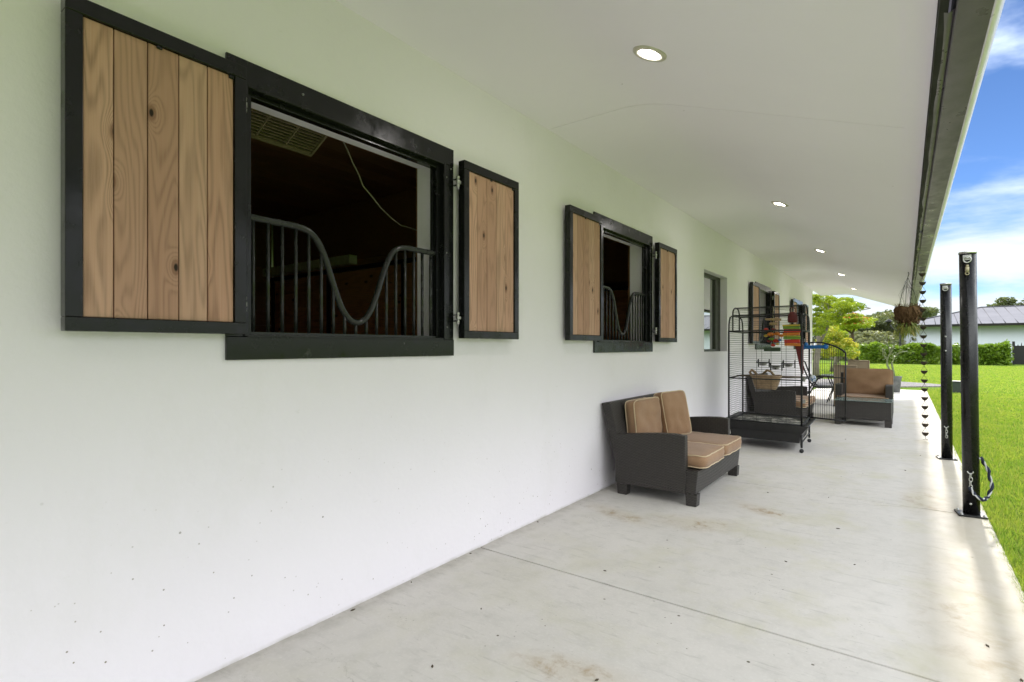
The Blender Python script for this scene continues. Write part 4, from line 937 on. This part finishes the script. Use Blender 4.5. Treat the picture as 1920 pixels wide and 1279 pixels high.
for s_ in stems: m.tube(s_, [.034-.020*i/(len(s_)-1) for i in range(len(s_))], 8)
m.build('stem', m_simple('green_stem', (.20, .24, .12), .7), pp)
rg = np.random.default_rng(12); L8 = []
for s_ in stems:
    for k in range(34):
        i = rg.integers(max(1, len(s_)-3), len(s_)); q = np.array(s_[i])*1.0+rg.normal(0, .055, 3); d = rg.normal(0, 1, 3); d[2] += .5; d /= np.linalg.norm(d); L8 += blade(rg, q, d, rg.uniform(.06, .13), rg.uniform(.010, .02), rg.uniform(0, .6))
raw_mesh('leaves', np.array(L8), 4, m_leaf('succulent_leaf', (.14, .20, .05), (.09, .15, .035), (.24, .27, .09), .3, 5), pp)
ub = thing('utility_box', 'low dark green utility box on the lawn between the two posts', 'utility box', (3.75, 21, -.03))
m = MB(); m.box(3.44, 3.98, 20.9, 21.25, -.05, .275); m.build('body', m_simple('dark_green_plastic', (.035, .05, .04), .5), ub, bevel=.01); m = MB(); m.box(3.425, 3.995, 20.885, 21.265, .2755, .305); m.build('lid', m_simple('dark_green_lid', (.04, .055, .045), .5), ub, bevel=.01)

# ------------------------------------------------------------------ far house, gate, lamp post
FH = thing('far_house', 'white house with a pale standing seam metal roof beyond the hedge', 'building', (9, 62, 0))
hy = 60.; hx0, hx1 = 2.15, 30.
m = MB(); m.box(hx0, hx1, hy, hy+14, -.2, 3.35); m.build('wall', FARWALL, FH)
m = MB(); ey = hy-.9; ez = 3.28; rz = 5.05; ryd = hy+7; ex0 = hx0-.5
hipx = ex0+6.4
m.add([(ex0, ey, ez), (hx1+.9, ey, ez), (hx1+.9, ryd, rz+.15), (hipx, ryd, rz), (ex0, ryd*2-ey, ez), (hx1+.9, ryd*2-ey, ez)], [(0, 1, 2, 3), (0, 3, 4), (3, 2, 5, 4)])
m.add([(ex0, ey, ez-.02), (hx1+.9, ey, ez-.02), (hx1+.9, ryd*2-ey, ez-.02), (ex0, ryd*2-ey, ez-.02)], [(3, 2, 1, 0)])
rf = m.build('roof', MROOF, FH)
m = MB(); k = 0; x = ex0+.5
while x < hx1+.8:
    # seams run straight up the slope, cut off by the hip
    t_ = min(1., (x-ex0)/(hipx-ex0)); p0 = Vector((x, ey, ez+.01)); p1_ = Vector((x, ey+(ryd-ey)*t_, ez+(rz-ez)*t_+.01+(.15*(x-hipx)/(hx1-hipx) if x > hipx else 0))); m.tube([p0, p1_], .028, 4); x += .75
m.tube([(ex0, ey, ez+.02), (hipx, ryd, rz+.03), (hx1, ryd, rz+.18)], .07, 6); m.build('seam', m_simple('seam_grey', (.10, .10, .11), .8, 0, .1), rf)
m = MB(); m.box(ex0, hx1+.9, ey-.10, ey-.003, ez-.20, ez-.005); m.box(ex0-.1, ex0-.003, ey, ey+14, ez-.20, ez-.005); m.build('fascia', DARKGAP, FH)
gt = thing('metal_gate', 'black metal gate with pointed uprights at the right of the hedge', 'gate', (9.3, 56, 0))
m = MB(); m.box(8.93, 9.08, 56, 56.15, -.1, 1.75); m.box(12.4, 12.55, 56, 56.15, -.1, 1.75); m.build('gate_post', BLACK_MATT, gt)
m = MB(); m.box(9.08, 12.4, 56.03, 56.08, -.02, 1.42)
for k in range(16): m.tube([(9.25+.2*k, 56.05, 1.42), (9.25+.2*k, 56.05, 1.52+.14*(k % 3 == 1))], [.035, .01], 5)
m.build('panel', BLACK_MATT, gt)
lp = thing('lamp_post', 'black curved lantern post in front of the dark trees, behind the hedge', 'street lamp', (2.0, 57, 0))
m = MB(); m.tube([(1.92, 57, -.1), (1.92, 57, 2.9), (1.80, 57, 2.75), (1.45, 57, 2.85), (1.25, 57, 3.15), (1.12, 57, 3.4)], .06, 8); m.build('pole', BLACK_MATT, lp)
m = MB(); m.lathe((1.12, 57, 3.45), [(0, .34), (.10, .28), (.30, .12), (.31, .07), (.16, .0), (.13, -.24), (0, -.26)], 16); m.build('lantern', BLACK_MATT, lp)

# ------------------------------------------------------------------ foliage
def leaf_quads(rg, centers, size, up=.35, aspect=.55, flat=1.):
    n = len(centers); nrm = rg.normal(0, 1, (n, 3)); nrm[:, 2] = np.abs(nrm[:, 2])*flat+up; nrm /= np.linalg.norm(nrm, axis=1)[:, None]
    t = rg.normal(0, 1, (n, 3)); a = np.cross(nrm, t); a /= np.linalg.norm(a, axis=1)[:, None]; b = np.cross(nrm, a)
    s_ = (size*rg.uniform(.55, 1.25, n))[:, None]; A_ = a*s_; B_ = b*s_*aspect
    v = np.empty((n, 4, 3)); v[:, 0] = centers-A_; v[:, 1] = centers-B_*.9+nrm*s_*.12; v[:, 2] = centers+A_; v[:, 3] = centers+B_*.9+nrm*s_*.12
    return v.reshape(-1, 3)
def clump_points(rg, clumps, per):
    out = []
    for (c, r_, w) in clumps:
        k = int(per*w); d = rg.normal(0, 1, (k, 3)); d /= np.linalg.norm(d, axis=1)[:, None]; rad = rg.uniform(.25, 1, k)**.45
        out.append(np.array(c)+d*rad[:, None]*np.array(r_))
    return np.concatenate(out)
def hedge(x0, x1, y, h, depth, label, seed, mat, n=9000, size=.13):
    t = thing('hedge', label, 'hedge', ((x0+x1)/2, y, 0), 'clipped bright green hedge by the far house'); rg = np.random.default_rng(seed)
    L_ = x1-x0; X = rg.uniform(x0, x1, n); face = rg.uniform(0, 1, n); Z = rg.uniform(0, 1, n); Yy = y+rg.uniform(0, depth, n)
    top = face < .35; front = (face >= .35) & (face < .85)
    hgt = h*(1+.10*np.sin(X*2.1+seed)+.05*np.sin(X*5.3)+.04*rg.normal(0, 1, n)); Z = np.where(top, hgt, Z**.8*hgt); Yy = np.where(front, y+rg.normal(0, .12, n)+.18*np.sin(X*2.7)*np.cos(Z*3), Yy)
    P_ = np.stack([X, Yy, Z-.06], 1); ends = (face >= .85); P_[ends, 0] = np.where(rg.uniform(0, 1, ends.sum()) < .5, x0, x1)+rg.normal(0, .1, ends.sum())
    raw_mesh('foliage', leaf_quads(rg, P_, size, .2, .42), 4, mat, t)
    m = MB(); x = x0+.3
    while x < x1: m.tube([(x, y+depth/2, -.1), (x+.1, y+depth/2, h*.8)], .03, 6); x += .6
    m.build('stem', BARK, t); return t
HEDGE_M = m_leaf('hedge_leaf', (.16, .27, .028), (.23, .35, .035), (.08, .15, .02), .5, 1.2, .4)
hedge(-.65, 5.50, 53.6, 1.42, 1.5, 'bright green clipped hedge left of the far post, running behind the rain chain', 1, HEDGE_M, 15000, .15)
hedge(6.55, 8.45, 53.6, 1.52, 1.5, 'shorter bright green hedge right of the near post, beside the black gate', 2, HEDGE_M, 8000, .15)

def tree(name, label, trunk, limbs, clumps, per, size, lmat, seed, r0=.18, bark=BARK, group=None, aspect=.5, flat=1., extra=None):
    t = thing(name, label, 'tree', tuple(trunk[0]), group); rg = np.random.default_rng(seed)
    m = MB(); m.tube(trunk, [r0*(1-.45*i/(len(trunk)-1)) for i in range(len(trunk))], 10)
    for lb in limbs: m.tube(lb, [r0*.5*(1-.75*i/(len(lb)-1)) for i in range(len(lb))], 7)
    # a twig into every clump
    for (c, r_, w) in clumps:
        s_ = trunk[-1] if not limbs else min([l[-1] for l in limbs]+[l[len(l)//2] for l in limbs]+[trunk[-1]], key=lambda p: (Vector(p)-Vector(c)).length)
        md = (Vector(s_)+Vector(c))/2+Vector((0, 0, -.1)); m.tube([s_, md, c], [r0*.16, r0*.1, r0*.05], 5)
    m.build('trunk', bark, t)
    raw_mesh('crown', leaf_quads(rg, clump_points(rg, clumps, per), size, .3, aspect, flat), 4, lmat, t)
    if extra:
        emat, en, ename = extra; cl = [clumps[i] for i in rg.choice(len(clumps), min(len(clumps), en[0]), replace=False)]
        pts = clump_points(rg, [((c[0], c[1], c[2]+r_[2]*.55), (r_[0]*.6, r_[1]*.6, r_[2]*.35), w) for c, r_, w in cl], en[1]); raw_mesh(ename, leaf_quads(rg, pts, size*.9, .5, .7), 4, emat, t)
    return t
def at(x, y, Y):
    """the point at distance Y along the porch that shows at photo pixel (x, y); used only to measure where things stand"""
    th = math.atan2(738, 996); f_ = 996.; u, v = x-960, y-650
    r = (-math.sin(th)*f_+math.cos(th)*u, math.cos(th)*f_+math.sin(th)*u, -v); k = Y/r[1]; return (CAM_X+r[0]*k, Y, CAM_H+r[2]*k)
YG = m_leaf('flame_tree_leaf', (.24, .33, .025), (.34, .41, .03), (.12, .19, .02), .45, .9)
YG2 = m_leaf('bright_flame_tree_leaf', (.27, .37, .025), (.36, .42, .035), (.14, .22, .02), .45, .9)
FLOWER = m_simple('orange_blossom', (.62, .13, .03), .7); CROTON = m_leaf('yellow_shrub_leaf', (.26, .36, .04), (.60, .52, .08), (.14, .21, .03), .45, 1.6)
DKG = m_leaf('woodland_leaf', (.125, .155, .075), (.19, .22, .105), (.08, .11, .055), .4, .35); DKG2 = m_leaf('grey_woodland_leaf', (.185, .205, .115), (.27, .285, .165), (.12, .145, .085), .4, .35)
rs_ = random.Random(5)
def spread(pts, r_, Y, jit=1.):
    out = []
    for (x, y) in pts:
        c = at(x, y, Y+rs_.uniform(-1.6, 1.6)*jit); s_ = rs_.uniform(.7, 1.3); out.append((c, (r_[0]*s_, r_[1]*s_, r_[2]*s_), s_))
    return out
# near flame tree right behind the end of the building
Yt = 27.
cl = spread([(1480, 590), (1500, 570), (1512, 600), (1500, 625), (1528, 566), (1536, 580), (1530, 600), (1546, 570), (1552, 592), (1542, 560), (1560, 562), (1566, 574), (1574, 590), (1580, 572), (1588, 582), (1594, 572), (1602, 576), (1538, 612), (1528, 622), (1465, 600), (1470, 570), (1510, 548), (1524, 556), (1562, 586), (1550, 604), (1568, 600), (1556, 580), (1584, 564), (1534, 590), (1544, 622)], (.34, .5, .15), Yt)
tree('flame_tree', 'broad yellow green tree right at the end corner of the stable', [at(1530, 712, Yt), at(1530, 680, Yt), at(1536, 645, Yt), at(1533, 620, Yt)], [[at(1533, 620, Yt), at(1545, 606, Yt), at(1570, 590, Yt), at(1606, 574, Yt), at(1632, 578, Yt)], [at(1536, 645, Yt), at(1550, 618, Yt), at(1556, 596, Yt), at(1552, 570, Yt)], [at(1533, 620, Yt), at(1515, 600, Yt), at(1490, 580, Yt)]], cl, 300, .075, YG, 11, .15, PALEBARK, aspect=.4)
Yf = 40.
cl = spread([(1576, 610), (1586, 600), (1596, 606), (1604, 598), (1612, 604), (1592, 594), (1582, 618), (1572, 614), (1602, 612), (1592, 612), (1568, 605), (1614, 610), (1600, 592), (1618, 600)], (.62, .8, .15), Yf)
tree('flame_tree', 'low spreading flame tree with orange blossom behind the corner tree', [at(1598, 690, Yf), at(1600, 650, Yf), at(1598, 625, Yf)], [[at(1598, 625, Yf), at(1580, 615, Yf)], [at(1598, 625, Yf), at(1608, 606, Yf), at(1620, 600, Yf)]], cl, 330, .10, YG2, 12, .14, BARK, aspect=.4, extra=(FLOWER, (12, 45), 'blossom'))
Ys = 33.
cl = spread([(1560, 622), (1570, 634), (1580, 628), (1588, 640), (1575, 648), (1590, 652), (1598, 650), (1566, 646), (1558, 634), (1582, 660), (1594, 662), (1568, 660), (1556, 652), (1545, 640), (1550, 662)], (.34, .5, .24), Ys)
tree('shrub_tree', 'bushy shrub with yellow new leaves between the flame tree and the hedge', [at(1565, 697, Ys), at(1567, 675, Ys), at(1570, 655, Ys)], [[at(1567, 680, Ys), at(1585, 665, Ys), at(1590, 648, Ys)], [at(1558, 697, Ys), at(1560, 670, Ys)], [at(1576, 697, Ys), at(1572, 670, Ys)]], cl, 300, .08, CROTON, 13, .13, PALEBARK, aspect=.5)
# woodland: separate trees
wl_ = [(1618, 600, 70, 'tall dark tree whose crown rises behind the orange blossom'), (1640, 605, 74, 'grey green woodland tree right of the orange blossom'), (1655, 592, 78, 'tallest dark woodland tree left of the hanging planter'), (1672, 600, 72, 'woodland tree straight behind the curved lantern'), (1690, 596, 80, 'woodland tree half hidden by the hanging planter'), (1600, 625, 66, 'low woodland tree behind the yellow shrub'), (1575, 600, 76, 'woodland tree glimpsed through the flame tree crown'), (1545, 600, 78, 'woodland tree showing beside the stable corner'), (1635, 630, 62, 'pale feathery tree above the left end of the hedge'), (1668, 632, 60, 'pale feathery tree between the lantern and the hedge')]
for i, (x, y, Y, lb) in enumerate(wl_):
    c = at(x, y, Y); g_ = at(x, 660, Y); pts = []; hh = c[2]; r_ = random.Random(40+i); far = 1.9
    for k in range(30):
        a = r_.uniform(0, 6.28); q = r_.uniform(0, 1)**.5*2.7; zz_ = hh*1.06-r_.uniform(0, 1)**1.7*(hh*.78)-q*q*.13; s_ = r_.uniform(.6, 1.2); pts.append(((c[0]+q*math.cos(a), Y+q*math.sin(a), max(.6, zz_)), (.85*s_, .85*s_, .55*s_), s_))
    tree('woodland_tree', lb, [(c[0], Y, -.1), (c[0]+.15, Y, hh*.35), (c[0], Y, hh*.7)], [[(c[0], Y, hh*.5), (c[0]+1.1, Y, hh*.75)], [(c[0], Y, hh*.45), (c[0]-1.2, Y, hh*.72)]], pts, 260, .17, DKG2 if i in (1, 3, 5, 8, 9) else DKG, 60+i, .17, BARK, 'dark trees beyond the lawn', aspect=.55)
def tuft(x, y, Y, rr, lb, seed):
    c = at(x, y, Y); r_ = random.Random(seed); pts = []
    for k in range(14): s_ = r_.uniform(.6, 1.2); pts.append(((c[0]+r_.uniform(-rr, rr), Y+r_.uniform(-1, 1), c[2]+r_.uniform(-.5, .3)*rr*.6), (.9*s_, .9*s_, .55*s_), s_))
    tree('woodland_tree', lb, [(c[0], Y, -.1), (c[0], Y, c[2]*.5), (c[0], Y, c[2]*.85)], [], pts, 260, .2, DKG, seed, .25, BARK, 'dark trees beyond the lawn')
tuft(1915, 570, 95, 3.0, 'rounded dark crown rising above the right of the metal roof', 91)
tuft(1728, 586, 90, 1.1, 'small dark crown beside the left hip of the metal roof', 92)
# low scrub at the wood's foot
rg = np.random.default_rng(77); n = 9000; X = rg.uniform(-28, 3, n); P_ = np.stack([X, 64+rg.normal(0, .8, n)+X*-.15, np.abs(rg.normal(0, .55, n))+.05], 1)
tag(raw_mesh('undergrowth', leaf_quads(rg, P_, .16, .2, .5), 4, DKG2), 'dark undergrowth along the foot of the far trees', 'undergrowth', kind='stuff')

# ------------------------------------------------------------------ grass blades beside the slab
GR = m_leaf('grass_blade', (.17, .32, .035), (.27, .385, .06), (.44, .45, .15), .5, 2.2, .9)
rg = np.random.default_rng(21)
def blades(n, ya, yb, k0, k1):
    y = ya*(yb/ya)**rg.uniform(0, 1, n); u = rg.uniform(0, 1, n)
    x0 = np.where(y > 20.78, -5.0, 2.824); x = x0+u**1.1*(.13*y+2.303+1.0-x0)
    keep = ~((y > 20.6) & (((x-.2)/3.2)**2+((y-23.6)/3.2)**2 < 1)); x, y = x[keep], y[keep]; n = len(x)
    g = np.clip(y, 4, 60); w = .0007*g+.0004; hgt = np.clip(.046-.0004*g, .02, .05)
    base = np.stack([x, y, np.full(n, -.046)], 1); a = rg.uniform(0, 6.28, n); lean = rg.uniform(.2, 1.1, n); h_ = hgt*rg.uniform(.5, 1.3, n)
    h_ *= 1+np.exp(-(x-2.83)/.05)*.6*(y < 20.7)
    d = np.stack([np.cos(a)*lean, np.sin(a)*lean, np.ones(n)], 1); tip = base+d*h_[:, None]; s_ = np.stack([-np.sin(a), np.cos(a), np.zeros(n)], 1)*(w*rg.uniform(.6, 1.3, n))[:, None]
    return np.stack([base-s_, base+s_, tip], 1).reshape(-1, 3)
def fringe(n):
    # runners that lean out over the edge of the slab
    y = 2.2*(20.7/2.2)**rg.uniform(0, 1, n); m_ = np.sin(y*5.1)+np.sin(y*13.7+1)+.8*np.sin(y*31.) > rg.normal(-.2, 1.1, n); y = y[m_]; n = len(y)
    base = np.stack([np.full(n, 2.836), y, np.full(n, -.02)], 1); h_ = rg.uniform(.02, .065, n)[:, None]
    d = np.stack([-rg.uniform(.1, 1.3, n), rg.uniform(-.8, .8, n), rg.uniform(.45, 1., n)], 1); tip = base+d*h_; s_ = np.stack([np.zeros(n), np.ones(n), np.zeros(n)], 1)*.0028
    return np.stack([base-s_, base+s_, tip], 1).reshape(-1, 3)
V = np.concatenate([blades(95000, 2.2, 20.7, 0, 0), blades(90000, 20.8, 52, 0, 0), fringe(5000)])
tag(raw_mesh('grass', V, 3, GR), 'short bright green grass beside the concrete walkway', 'grass', kind='stuff')
# a few leaf crumbs and twigs on the slab
m = MB(); rr2 = random.Random(3)
for (x, y) in [(1.05, 1.72), (1.30, 1.93), (1.42, 1.70), (1.9, 4.6), (2.05, 3.9), (.85, 2.9), (1.7, 3.7), (2.3, 2.6), (2.6, 3.2), (2.68, 2.95), (.55, 2.1), (.7, 1.6), (1.75, 5.5), (1.28, 5.35), (2.3, 7.2), (1.6, 9.1), (2.45, 8.3), (.03, 1.7), (.03, 2.1), (.025, 2.62), (.03, 3.4)]:
    a = rr2.uniform(0, 3.1); s_ = rr2.uniform(.006, .014); m.prism([(-s_, 0), (0, -s_*.4), (s_, .001), (0, s_*.5)], .001, .0045, 'z', T(x, y, 0, 0, 0, math.degrees(a)))
tag(m.build('leaf_litter', m_simple('dry_leaf', (.08, .06, .035), .9)), 'tiny dry leaf crumbs scattered on the concrete walkway', 'leaf litter', kind='stuff')
